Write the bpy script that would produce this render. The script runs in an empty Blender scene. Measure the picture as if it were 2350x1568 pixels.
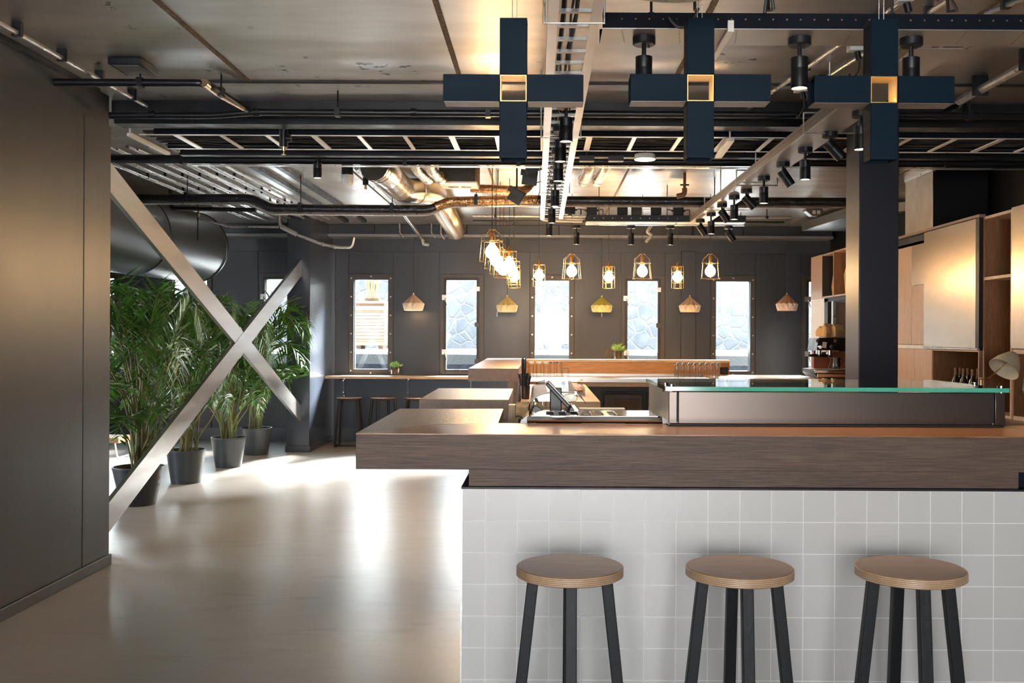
import bpy, bmesh, math, random
from mathutils import Vector, Matrix, Euler
random.seed(7)
SC = bpy.context.scene
COL = SC.collection
PI = math.pi
# ------------------------------------------------------------------ camera
F, PX, PY, EYE, ROLL = 2285.0, 1245.0, 772.0, 1.45, 0.005
CR, SR = math.cos(ROLL), math.sin(ROLL)
def ray(px, py):
    cx = (px-PX)/F; cy = -(py-PY)/F
    return Vector((cx*CR-cy*SR, 1.0, cx*SR+cy*CR))
def W(px, py, Y):                 # the point at distance Y that the photo shows at px, py
    d = ray(px, py); return Vector((d.x*Y, Y, EYE+d.z*Y))
def WZ(px, py, z):
    d = ray(px, py); t = (z-EYE)/d.z; return Vector((d.x*t, t, z))
def WX(px, py, X):
    d = ray(px, py); t = X/d.x; return Vector((X, t, EYE+d.z*t))
cd = bpy.data.cameras.new('camera'); cam = bpy.data.objects.new('camera', cd); COL.objects.link(cam)
cd.sensor_width = 36.0; cd.lens = F/2350*36.0; cd.clip_start = 0.05; cd.clip_end = 200
cd.shift_x = -(PX-1175)/2350; cd.shift_y = (PY-784)/2350
cam.matrix_world = Matrix(((CR, -SR, 0, 0), (0, 0, -1, 0), (SR, CR, 0, EYE), (0, 0, 0, 1)))
SC.camera = cam

# ------------------------------------------------------------------ mesh builder
class MB:
    def __init__(s): s.v = []; s.f = []
    def add(s, vs, fs):
        b = len(s.v); s.v += [Vector(p) for p in vs]; s.f += [tuple(b+i for i in f) for f in fs]; return s
    def box(s, x0, x1, y0, y1, z0, z1):
        if x0 > x1: x0, x1 = x1, x0
        if y0 > y1: y0, y1 = y1, y0
        if z0 > z1: z0, z1 = z1, z0
        return s.add([(x0,y0,z0),(x1,y0,z0),(x1,y1,z0),(x0,y1,z0),(x0,y0,z1),(x1,y0,z1),(x1,y1,z1),(x0,y1,z1)],
                     [(0,3,2,1),(4,5,6,7),(0,1,5,4),(1,2,6,5),(2,3,7,6),(3,0,4,7)])
    def obox(s, c, size, rot=(0,0,0)):
        m = Matrix.Translation(c) @ Euler(rot).to_matrix().to_4x4()
        t = MB().box(-size[0]/2, size[0]/2, -size[1]/2, size[1]/2, -size[2]/2, size[2]/2)
        return s.add([m @ p for p in t.v], t.f)
    def prism(s, poly, off):       # poly: 3d points, off: extrusion
        n = len(poly); off = Vector(off); P = [Vector(p) for p in poly]
        nrm = sum(((P[i]-P[0]).cross(P[(i+1) % n]-P[0]) for i in range(n)), Vector())
        if nrm.dot(off) > 0: P = P[::-1]
        vs = P + [p+off for p in P]
        return s.add(vs, [tuple(range(n)), tuple(range(2*n-1, n-1, -1))] + [(i, i+n, (i+1) % n+n, (i+1) % n) for i in range(n)])
    def tube(s, pts, r, n=8, caps=True, closed=False):
        P = [Vector(p) for p in pts]; m = len(P); rr = r if isinstance(r, (list, tuple)) else [r]*m
        T = []
        for i in range(m):
            a = P[(i-1) % m] if (closed or i > 0) else P[i]; b = P[(i+1) % m] if (closed or i < m-1) else P[i]
            T.append((b-a).normalized() if (b-a).length > 1e-9 else Vector((0,0,1)))
        u = T[0].orthogonal().normalized(); vs = []
        for i in range(m):
            u = (u-T[i]*u.dot(T[i])); u = u.normalized() if u.length > 1e-6 else T[i].orthogonal().normalized()
            w = T[i].cross(u)
            k = 1.0
            if 0 < i < m-1 or closed:
                d0 = (P[i]-P[(i-1) % m]).normalized(); c = max(.5, d0.dot(T[i])); k = 1.0
            for j in range(n):
                a = 2*PI*j/n; vs.append(P[i]+(u*math.cos(a)+w*math.sin(a))*rr[i]*k)
        fs = []
        for i in range(m if closed else m-1):
            i2 = (i+1) % m
            for j in range(n):
                fs.append((i*n+j, i*n+(j+1) % n, i2*n+(j+1) % n, i2*n+j))
        if caps and not closed:
            fs.append(tuple(range(n-1, -1, -1))); fs.append(tuple((m-1)*n+j for j in range(n)))
        return s.add(vs, fs)
    def cyl(s, p0, p1, r0, r1=None, n=16): return s.tube([p0, p1], [r0, r0 if r1 is None else r1], n)
    def lathe(s, prof, c=(0,0,0), n=24, mat=None, a0=0.0, a1=2*PI):
        full = abs(a1-a0-2*PI) < 1e-6; k = n if full else n+1; vs = []
        for r, z in prof:
            for j in range(k):
                a = a0+(a1-a0)*j/n; vs.append(Vector((r*math.cos(a), r*math.sin(a), z)))
        fs = []
        for i in range(len(prof)-1):
            for j in range(n):
                j2 = (j+1) % k
                fs.append((i*k+j, i*k+j2, (i+1)*k+j2, (i+1)*k+j))
        if full:
            if prof[0][0] > 1e-6: fs.append(tuple(range(n-1, -1, -1)))
            if prof[-1][0] > 1e-6: fs.append(tuple((len(prof)-1)*k+j for j in range(n)))
        if mat is not None: vs = [mat @ v for v in vs]
        c = Vector(c); return s.add([v+c for v in vs], fs)
    def quad(s, a, b, c, d): return s.add([a, b, c, d], [(0, 1, 2, 3)])
    def merge(s, o, m=None): return s.add([m @ v for v in o.v] if m is not None else o.v, o.f)
    def xf(s, m): s.v = [m @ v for v in s.v]; return s
    def mesh(s, name, mat, off=Vector(), sharp=35):
        me = bpy.data.meshes.new(name)
        me.from_pydata([tuple(v-off) for v in s.v], [], s.f); me.validate(); 
        bm = bmesh.new(); bm.from_mesh(me); bmesh.ops.remove_doubles(bm, verts=bm.verts, dist=1e-6); bm.to_mesh(me); bm.free()
        me.polygons.foreach_set('use_smooth', [True]*len(me.polygons))
        me.set_sharp_from_angle(angle=math.radians(sharp)); me.materials.append(mat); me.update()
        return me
def smooth_path(pts, rad, k=5):    # rounded corners
    P = [Vector(p) for p in pts]; out = [P[0]]
    for i in range(1, len(P)-1):
        a = P[i-1]-P[i]; b = P[i+1]-P[i]; r = min(rad, a.length*.49, b.length*.49)
        p0 = P[i]+a.normalized()*r; p1 = P[i]+b.normalized()*r
        for j in range(k+1):
            t = j/k; out.append(p0*(1-t)**2+P[i]*2*t*(1-t)+p1*t*t)
    out.append(P[-1]); return out
def catenary(a, b, sag, n=12):
    a = Vector(a); b = Vector(b)
    return [a.lerp(b, i/n)-Vector((0, 0, sag*4*(i/n)*(1-i/n))) for i in range(n+1)]
def bev(o, w=.003, seg=2):
    m = o.modifiers.new('bevel', 'BEVEL'); m.width = w; m.segments = seg; m.limit_method = 'ANGLE'; return o

# ------------------------------------------------------------------ things
def props(o, label, cat, group=None, kind=None):
    if label: o['label'] = label
    if cat: o['category'] = cat
    if group: o['group'] = group
    if kind: o['kind'] = kind
    return o
class Thing:
    def __init__(s, name, label, cat, loc=(0,0,0), group=None, kind=None):
        s.loc = Vector(loc); s.e = bpy.data.objects.new(name, None); s.e.location = s.loc
        s.e.empty_display_size = .05; COL.objects.link(s.e); props(s.e, label, cat, group, kind)
    def part(s, name, mb, mat, label=None, parent=None, sharp=35, bevel=0, kind=None):
        o = bpy.data.objects.new(name, mb.mesh(name, mat, s.loc, sharp)); COL.objects.link(o)
        o.parent = parent if parent is not None else s.e
        if label: o['label'] = label
        if kind: o['kind'] = kind
        if bevel: bev(o, bevel)
        return o
def single(name, mb, mat, label, cat, group=None, kind=None, sharp=35, bevel=0):
    lo = Vector((min(v.x for v in mb.v), min(v.y for v in mb.v), min(v.z for v in mb.v))); hi = Vector((max(v.x for v in mb.v), max(v.y for v in mb.v), 0))
    c = Vector(((lo.x+hi.x)/2, (lo.y+hi.y)/2, lo.z))
    o = bpy.data.objects.new(name, mb.mesh(name, mat, c, sharp)); o.location = c; COL.objects.link(o)
    props(o, label, cat, group, kind)
    if bevel: bev(o, bevel)
    return o
def struct(name, mb, mat, label=None, sharp=35, bevel=0, parent=None):
    o = bpy.data.objects.new(name, mb.mesh(name, mat, Vector(), sharp)); COL.objects.link(o)
    if parent is None: o['kind'] = 'structure'
    else: o.parent = parent
    if label and parent is None: o['label'] = label
    if bevel: bev(o, bevel)
    return o
def dup(root, loc, rotz=0, label=None, group=None, scale=1.0):
    r = root.copy(); COL.objects.link(r); r.location = loc; r.rotation_euler = (0, 0, rotz); r.scale = (scale,)*3
    if label: r['label'] = label
    if group: r['group'] = group
    for ch in list(root.children):
        c = ch.copy(); COL.objects.link(c); c.parent = r
        for g in list(ch.children):
            d = g.copy(); COL.objects.link(d); d.parent = c
    return r
ORD = ['first','second','third','fourth','fifth','sixth','seventh','eighth','ninth','tenth','eleventh','twelfth','thirteenth','fourteenth']

# ------------------------------------------------------------------ materials
def newmat(name):
    m = bpy.data.materials.new(name); m.use_nodes = True; nt = m.node_tree
    b = nt.nodes['Principled BSDF']; return m, nt, b
def L(nt, a, b): nt.links.new(a, b)
def node(nt, t, **k):
    n = nt.nodes.new(t)
    for a, v in k.items(): setattr(n, a, v)
    return n
def c4(c): return (c[0], c[1], c[2], 1.0)
def noise_fac(nt, scale, detail=4, rough=.55, lo=.35, hi=.65, mult=1.0, dist=0.0):
    tc = node(nt, 'ShaderNodeTexCoord'); mp = node(nt, 'ShaderNodeMapping'); L(nt, tc.outputs['Object'], mp.inputs['Vector'])
    mp.inputs['Scale'].default_value = scale if isinstance(scale, (tuple, list)) else (scale,)*3
    nz = node(nt, 'ShaderNodeTexNoise'); nz.inputs['Scale'].default_value = mult; nz.inputs['Detail'].default_value = detail; nz.inputs['Roughness'].default_value = rough
    nz.inputs['Distortion'].default_value = dist
    L(nt, mp.outputs['Vector'], nz.inputs['Vector'])
    mr = node(nt, 'ShaderNodeMapRange'); mr.inputs['From Min'].default_value = lo; mr.inputs['From Max'].default_value = hi
    L(nt, nz.outputs['Fac'], mr.inputs['Value']); return mr.outputs['Result'], nz.outputs['Fac']
def mixc(nt, fac, a, b):
    m = node(nt, 'ShaderNodeMix', data_type='RGBA')
    if hasattr(fac, 'links') or hasattr(fac, 'is_linked'): L(nt, fac, m.inputs['Factor'])
    else: m.inputs['Factor'].default_value = fac
    for v, i in ((a, 6), (b, 7)):
        if isinstance(v, (tuple, list)): m.inputs[i].default_value = c4(v)
        else: L(nt, v, m.inputs[i])
    return m.outputs[2]
def bump(nt, b, h, strength=.2, dist=.01):
    bp = node(nt, 'ShaderNodeBump'); bp.inputs['Strength'].default_value = strength; bp.inputs['Distance'].default_value = dist
    L(nt, h, bp.inputs['Height']); L(nt, bp.outputs['Normal'], b.inputs['Normal'])
def plain(name, col, rough=.5, metal=0.0, col2=None, scale=8.0, bumps=0.0, bscale=None, rvar=0.0, emit=None, es=0.0, spec=.5, coat=0.0, lo=.35, hi=.65):
    m, nt, b = newmat(name)
    b.inputs['Base Color'].default_value = c4(col); b.inputs['Roughness'].default_value = rough; b.inputs['Metallic'].default_value = metal
    b.inputs['Specular IOR Level'].default_value = spec; b.inputs['Coat Weight'].default_value = coat
    f, raw = noise_fac(nt, scale, lo=lo, hi=hi)
    c2 = col2 if col2 else tuple(min(1, x*.86) for x in col)
    L(nt, mixc(nt, f, col, c2), b.inputs['Base Color'])
    if rvar:
        mr = node(nt, 'ShaderNodeMapRange'); mr.inputs['To Min'].default_value = max(.02, rough-rvar); mr.inputs['To Max'].default_value = rough+rvar
        L(nt, f, mr.inputs['Value']); L(nt, mr.outputs['Result'], b.inputs['Roughness'])
    if bumps:
        if bscale: _, raw = noise_fac(nt, bscale)
        bump(nt, b, raw, bumps)
    if emit:
        b.inputs['Emission Color'].default_value = c4(emit); b.inputs['Emission Strength'].default_value = es
    return m
def wood(name, c1, c2, axis='x', rough=.45, fine=(.75), bumps=.25, grain=1.0, c3=None):
    m, nt, b = newmat(name)
    s1 = {'x': (1.6, 26, 26), 'y': (26, 1.6, 26), 'z': (26, 26, 1.6)}[axis]; s2 = {'x': (9, 230, 230), 'y': (230, 9, 230), 'z': (230, 230, 9)}[axis]
    f1, r1 = noise_fac(nt, tuple(x*grain for x in s1), detail=5, lo=.3, hi=.7, dist=.6)
    f2, r2 = noise_fac(nt, tuple(x*grain for x in s2), detail=3, lo=.38, hi=.62)
    base = mixc(nt, f1, c1, c2)
    dark = mixc(nt, f2, tuple(x*fine for x in c2), tuple(min(1, x*1.15) for x in c1))
    L(nt, mixc(nt, .45, base, dark), b.inputs['Base Color'])
    b.inputs['Roughness'].default_value = rough; bump(nt, b, r2, bumps, .004); return m
def steel(name, col=(.55,.53,.5), rough=.3, axis='x', aniso=0.0, metal=1.0):
    m, nt, b = newmat(name); b.inputs['Metallic'].default_value = metal
    s = {'x': (3, 160, 160), 'y': (160, 3, 160), 'z': (160, 160, 3)}[axis]
    f, r = noise_fac(nt, s, detail=3); f2, r2 = noise_fac(nt, 5.0)
    b.inputs['Base Color'].default_value = c4(col); b.inputs['Roughness'].default_value = rough; return m
    mr = node(nt, 'ShaderNodeMapRange'); mr.inputs['To Min'].default_value = rough*.985; mr.inputs['To Max'].default_value = rough*1.015
    L(nt, f2, mr.inputs['Value']); L(nt, mr.outputs['Result'], b.inputs['Roughness']); return m
def glass(name, tint=(1,1,1), refl=.1, rough=.0):
    m, nt, b = newmat(name); nt.nodes.remove(b); out = nt.nodes['Material Output']
    tr = node(nt, 'ShaderNodeBsdfTransparent'); tr.inputs['Color'].default_value = c4(tint)
    gl = node(nt, 'ShaderNodeBsdfGlossy'); gl.inputs['Roughness'].default_value = rough
    lw = node(nt, 'ShaderNodeLayerWeight'); lw.inputs['Blend'].default_value = .25
    mr = node(nt, 'ShaderNodeMapRange'); mr.inputs['To Min'].default_value = refl*.5; mr.inputs['To Max'].default_value = min(1, refl*6)
    L(nt, lw.outputs['Fresnel'], mr.inputs['Value'])
    mx = node(nt, 'ShaderNodeMixShader'); L(nt, mr.outputs['Result'], mx.inputs['Fac']); L(nt, tr.outputs[0], mx.inputs[1]); L(nt, gl.outputs[0], mx.inputs[2])
    L(nt, mx.outputs[0], out.inputs['Surface']); return m
def emis(name, col, s):
    m, nt, b = newmat(name); b.inputs['Base Color'].default_value = c4(col); b.inputs['Emission Color'].default_value = c4(col); b.inputs['Emission Strength'].default_value = s; return m
def spotlamp(parent, name, loc, energy, col, size=65, blend=.5, rot=(0,0,0), r=.03):
    l = bpy.data.lights.new(name, 'SPOT'); l.energy = energy; l.color = col; l.spot_size = math.radians(size); l.spot_blend = blend; l.shadow_soft_size = r
    o = bpy.data.objects.new(name, l); o.location = loc; o.rotation_euler = rot; o.parent = parent; COL.objects.link(o); return o
# ------------------------------------------------------------------ material set
m_ceil, nt, b = newmat('ceiling_paint')
b.inputs['Metallic'].default_value = .82; b.inputs['Specular IOR Level'].default_value = .6
f, r = noise_fac(nt, (1.1, 3.5, 1), detail=4)
fs, rs = noise_fac(nt, (9, 9, 9), detail=5, lo=.645, hi=.665)
fb, rb = noise_fac(nt, (1.3, 1.3, 1), detail=2, lo=.50, hi=.60)
spk = node(nt, 'ShaderNodeMath', operation='MULTIPLY'); L(nt, fs, spk.inputs[0]); L(nt, fb, spk.inputs[1]); spk.use_clamp = True
base = mixc(nt, f, (.46, .435, .41), (.36, .345, .33))
L(nt, mixc(nt, spk.outputs[0], base, (.02, .018, .015)), b.inputs['Base Color'])
mr = node(nt, 'ShaderNodeMapRange'); mr.inputs['To Min'].default_value = .30; mr.inputs['To Max'].default_value = .42; L(nt, f, mr.inputs['Value']); L(nt, mr.outputs['Result'], b.inputs['Roughness'])
bump(nt, b, r, .05, .02)
# poured concrete floor
m_floor, nt, b = newmat('polished_concrete')
f, r = noise_fac(nt, (.7, 1.6, 1), detail=4, rough=.55, lo=.25, hi=.75); f2, r2 = noise_fac(nt, (4.0, 13.0, 1), detail=6, rough=.65, lo=.2, hi=.8)
f4, r4 = noise_fac(nt, (1.5, 5.5, 1), detail=7, rough=.68, lo=.56, hi=.68, dist=.9)     # trowel marks
tone = mixc(nt, f, mixc(nt, f2, (.50, .46, .42), (.445, .405, .37)), mixc(nt, f2, (.445, .405, .37), (.395, .358, .326)))
m4 = node(nt, 'ShaderNodeMath', operation='MULTIPLY'); L(nt, f4, m4.inputs[0]); m4.inputs[1].default_value = .5
L(nt, mixc(nt, m4.outputs[0], tone, (.30, .265, .235)), b.inputs['Base Color'])
mr = node(nt, 'ShaderNodeMapRange'); mr.inputs['To Min'].default_value = .27; mr.inputs['To Max'].default_value = .34; L(nt, f2, mr.inputs['Value']); L(nt, mr.outputs['Result'], b.inputs['Roughness'])
f3, r3 = noise_fac(nt, (6, 26, 1), detail=6, rough=.65)
bump(nt, b, r3, .14, .005)
m_navy = plain('navy_wall_paint', (.017, .022, .032), .42, .0, (.017, .021, .030), 2.0, rvar=.08, spec=.6)
m_navy_panel = plain('navy_panel_paint', (.021, .0245, .033), .40, .1, (.018, .0225, .032), (2, 2, .4), rvar=.06, spec=.6)
m_leftwall = plain('dark_steel_panel', (.050, .054, .058), .40, .12, (.047, .051, .056), (3, 3, .4), rvar=.02)
m_colpaint = plain('column_paint', (.024, .032, .048), .27, .1, (.025, .033, .049), 1, spec=.8)
m_brace = plain('steel_brace_paint', (.52, .51, .50), .33, .9, (.44, .43, .43), (8, 1, 8), rvar=.05)
m_black = plain('black_paint', (.007, .0075, .009), .42, .0, (.010, .0105, .0125), 9, rvar=.08, spec=.3)
m_blackmat = plain('matt_black', (.010, .010, .011), .6, 0, None, 9)
m_pipeblk = plain('black_pipe_paint', (.009, .0105, .013), .34, .0, (.006, .007, .009), 12, rvar=.02, spec=.4)
m_bluetray = plain('blue_black_tray', (.005, .007, .012), .6, .0, (.004, .006, .010), 9, spec=.1)
m_galv = plain('galvanised_steel', (.52, .51, .49), .34, .9, (.40, .39, .38), (30, 30, 30), rvar=.08)
m_duct = steel('spiral_duct_steel', (.46, .41, .35), .27, 'z')
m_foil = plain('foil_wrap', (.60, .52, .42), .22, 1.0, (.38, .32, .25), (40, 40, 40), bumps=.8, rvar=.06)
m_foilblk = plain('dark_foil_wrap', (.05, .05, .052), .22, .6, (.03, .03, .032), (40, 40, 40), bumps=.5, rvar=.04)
m_white = plain('white_enamel', (.80, .77, .72), .35, .0, (.74, .70, .65), 5)
m_ladder = plain('ladder_enamel', (.90, .85, .77), .3, .15, (.84, .78, .70), 5)
m_perf = plain('tray_enamel', (.46, .42, .38), .33, .6, (.40, .37, .33), 6)
m_rubber = plain('cable_rubber', (.02, .02, .021), .45, 0, None, 9)
m_rust = plain('rusty_seam_foam', (.26, .16, .08), .8, 0, (.10, .07, .05), 60, bumps=.8)
m_cross = plain('cross_lamp_blue_black', (.0028, .0105, .0195), .5, .0, (.0024, .0095, .0175), (4, 4, 40), rvar=.05)
m_cross.node_tree.nodes['Principled BSDF'].inputs['Specular IOR Level'].default_value = .09
m_gold = plain('gold_lamp_inside', (.72, .46, .18), .33, .75, (.62, .40, .16), 12)
m_crossedge = plain('cross_lamp_underside', (.30, .25, .22), .42, .5, None, 20)
m_brass = plain('brass_wire', (.80, .55, .26), .25, 1.0, (.62, .42, .2), 30)
m_bulb = emis('warm_bulb_glass', (1.0, .72, .36), 22.0)
m_lens = emis('spot_lens', (1.0, .80, .55), 14.0)
m_ring = emis('ring_light_diffuser', (1.0, .85, .65), 3.0)
m_tileside = None
m_oakdark = wood('smoked_oak_x', (.125, .078, .056), (.066, .039, .028), 'x', .55, .6, .85)
m_oaktop = wood('smoked_oak_top', (.33, .145, .065), (.23, .09, .036), 'x', .30, .7, .18)
m_oaky = wood('smoked_oak_y', (.30, .205, .145), (.20, .125, .082), 'y', .33, .6, .4)
m_oakz = wood('smoked_oak_z', (.24, .16, .11), (.16, .10, .07), 'z', .4, .6, .3)
m_orange = wood('honey_oak', (.52, .26, .085), (.40, .18, .05), 'x', .35, .6, .1, grain=.6)
m_lightx = wood('pale_oak_x', (.62, .44, .28), (.50, .33, .20), 'x', .35, .75, .1)
m_lightz = wood('pale_oak_z', (.52, .36, .25), (.42, .28, .19), 'z', .42, .75, .1)
m_cabin = wood('cabinet_walnut_z', (.26, .12, .05), (.17, .072, .03), 'z', .45, .7, .1)
m_ply = wood('birch_ply_x', (.29, .175, .112), (.225, .13, .082), 'x', .38, .8, .06, grain=1.6)
m_steelx = steel('brushed_steel_x', (.58, .55, .52), .30, 'x')
m_steeldark = steel('brushed_dark_steel', (.135, .108, .095), .32, 'x')
m_steelz = steel('brushed_steel_z', (.50, .43, .36), .27, 'z')
m_chrome = plain('chrome', (.82, .80, .77), .10, 1.0, (.78, .76, .73), 4)
m_pot = plain('grey_plant_pot', (.045, .052, .060), .40, 0, (.040, .046, .053), 6)
m_soil = plain('potting_soil', (.05, .035, .022), .95, 0, (.02, .015, .01), 60, bumps=1.0)
m_leaf = plain('palm_leaf', (.04, .14, .016), .32, 0, (.10, .26, .03), 9, spec=.6)
m_stem = plain('palm_stem', (.13, .19, .045), .5, 0, (.20, .15, .06), (30, 30, 4))
m_succ = plain('succulent_leaf', (.22, .45, .12), .45, 0, (.35, .55, .18), 40)
m_root = plain('roots_and_soil', (.20, .13, .06), .8, 0, (.09, .05, .03), 90, bumps=1)
m_glass = glass('clear_glass', (.97, .985, .98), .10)
m_pane = glass('window_pane', (.95, .97, .96), .05)
m_tumbler = glass('drinking_glass', (.985, .985, .98), .05)
m_gglass = plain('green_glass_edge', (.10, .48, .34), .12, 0, (.06, .36, .25), (3, 30, 30), spec=.8)
m_paper = plain('kraft_paper', (.62, .42, .22), .7, 0, (.52, .34, .17), 14, bumps=.4)
m_whitepl = plain('white_plastic', (.74, .74, .72), .4)
m_darkbrown = plain('dark_appliance_brown', (.032, .020, .016), .4, .2)
m_stone, nt, b = newmat('exterior_stone_wall')
tc = node(nt, 'ShaderNodeTexCoord'); mp = node(nt, 'ShaderNodeMapping'); mp.inputs['Scale'].default_value = (4.4, 4.4, 4.4); L(nt, tc.outputs['Object'], mp.inputs['Vector'])
vo = node(nt, 'ShaderNodeTexVoronoi', feature='DISTANCE_TO_EDGE'); vo.inputs['Scale'].default_value = 1.0; L(nt, mp.outputs['Vector'], vo.inputs['Vector'])
mr = node(nt, 'ShaderNodeMapRange'); mr.inputs['From Max'].default_value = .10; L(nt, vo.outputs['Distance'], mr.inputs['Value'])
f, r = noise_fac(nt, 5.0)
L(nt, mixc(nt, mr.outputs['Result'], (.125, .12, .112), mixc(nt, f, (.09, .093, .10), (.06, .064, .071))), b.inputs['Base Color']); b.inputs['Roughness'].default_value = .8; bump(nt, b, mr.outputs['Result'], .6, .05)
m_lowstone = plain('exterior_dark_stone', (.085, .094, .115), .7, 0, (.04, .046, .06), 7, bumps=.6)
m_gravel = plain('exterior_gravel', (.17, .165, .155), .9, 0, (.10, .097, .09), 60)
m_pave = plain('exterior_paving', (.75, .73, .70), .8)
m_planter = wood('planter_cedar', (.20, .12, .08), (.16, .092, .06), 'x', .7, .8, .1)
# glazed square tiles: 104 mm pitch, grout lines lighter
PITCH = .1040
def tile_mat(name, phx, phz, ax='x'):
    m, nt, b = newmat(name); b.inputs['Specular IOR Level'].default_value = .6
    tc = node(nt, 'ShaderNodeTexCoord'); sp = node(nt, 'ShaderNodeSeparateXYZ'); L(nt, tc.outputs['Object'], sp.inputs[0])
    cb = node(nt, 'ShaderNodeCombineXYZ'); L(nt, sp.outputs['X' if ax == 'x' else 'Y'], cb.inputs[0]); L(nt, sp.outputs['Z'], cb.inputs[1])
    mp = node(nt, 'ShaderNodeMapping'); mp.inputs['Location'].default_value = (phx, phz, 0); L(nt, cb.outputs[0], mp.inputs['Vector'])
    br = node(nt, 'ShaderNodeTexBrick'); br.offset = 0; br.squash = 1
    for k, v in (('Scale', 1.0), ('Mortar Size', .0016), ('Mortar Smooth', .25), ('Bias', 0), ('Brick Width', PITCH), ('Row Height', PITCH)): br.inputs[k].default_value = v
    br.inputs['Color1'].default_value = c4((.52, .50, .47)); br.inputs['Color2'].default_value = c4((.545, .525, .50)); br.inputs['Mortar'].default_value = c4((.76, .74, .71))
    L(nt, mp.outputs[0], br.inputs['Vector']); L(nt, br.outputs['Color'], b.inputs['Base Color'])
    mr = node(nt, 'ShaderNodeMapRange'); mr.inputs['To Min'].default_value = .24; mr.inputs['To Max'].default_value = .7; L(nt, br.outputs['Fac'], mr.inputs['Value']); L(nt, mr.outputs['Result'], b.inputs['Roughness'])
    iv = node(nt, 'ShaderNodeMath', operation='SUBTRACT'); iv.inputs[0].default_value = 1.0; L(nt, br.outputs['Fac'], iv.inputs[1]); bump(nt, b, iv.outputs[0], .35, .002)
    return m

# ------------------------------------------------------------------ room shell
CZ = 2.945; YB = 13.69; XL, XR = -6.6, 3.95; YF = -3.2
struct('floor', MB().box(XL-.15, XR+.15, YF-.15, YB+.15, -.12, 0), m_floor)
struct('ceiling', MB().box(XL-.15, XR+.15, YF-.15, YB+.15, CZ, CZ+.12), m_ceil)
# seams between the ceiling slabs
k = 1
for x in (-1.735, -.485, .76, 2.005, 3.25):
    struct('trim_%d' % k, MB().box(x-.013, x+.013, YF, 5.86, CZ-.006, CZ+.002), m_rust); k += 1
    struct('trim_%d' % k, MB().box(x-.010, x+.010, 6.9, 13.4, CZ-.004, CZ+.002), m_rust); k += 1
struct('trim_%d' % k, MB().box(-2.76, XR, 5.85, 5.885, CZ-.008, CZ+.002), m_blackmat); k += 1
# back wall with nine narrow windows
WN = [-2.358+1.2435*i for i in range(-3, 6)]
wz0, wz1 = .985, 2.215
def wx(i): 
    w = .235 if i % 2 == 0 else .215
    return WN[i+3]-w, WN[i+3]+w
mb = MB(); edges = [XL]
for i in range(-3, 6): edges += list(wx(i))
edges.append(XR)
for i in range(0, len(edges), 2): mb.box(edges[i], edges[i+1], YB, YB+.14, 0, CZ)
for i in range(-3, 6):
    a, c = wx(i); mb.box(a, c, YB, YB+.14, 0, wz0); mb.box(a, c, YB, YB+.14, wz1, CZ)
struct('wall_back', mb, m_navy)
# cladding sheets on the back wall, one between each pair of windows, with dark joints left open
def sheet(i, x0, x1, z0, z1):
    struct('trim_%d' % i, MB().box(x0, x1, YB-.012, YB, z0, z1), m_navy_panel, bevel=.002)
k = 20
pe = []
for i in range(-3, 6): pe.append((WN[i+3]-.305, WN[i+3]+.305))
prev = XL
for (a, c) in pe:
    sheet(k, prev+.005, a-.005, 0, 2.60); k += 1
    sheet(k, a+.003, c-.003, 2.30, 2.60); k += 1
    sheet(k, a+.003, c-.003, 0, .90); k += 1
    prev = c
sheet(k, prev+.005, XR, 0, 2.60); k += 1
struct('baseboard_back', MB().box(XL, XR, YB-.035, YB, 0, .17).box(XL, XR, YB-.05, YB, .155, .175), m_colpaint)
struct('trim_60', MB().box(W(1564,700,13.6).x, W(1597,700,13.6).x, YB-.07, YB, 0, 2.62), m_navy_panel, bevel=.004)
struct('trim_61', MB().box(W(757,700,13.6).x, W(768,700,13.6).x, YB-.06, YB, 0, 2.62), m_colpaint, bevel=.004)
m_winframe = plain('window_frame_paint', (.055, .052, .050), .42, .3, (.045, .044, .044), 8)
m_winblack = plain('window_sash_black', (.012, .012, .013), .42, .2)
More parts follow.
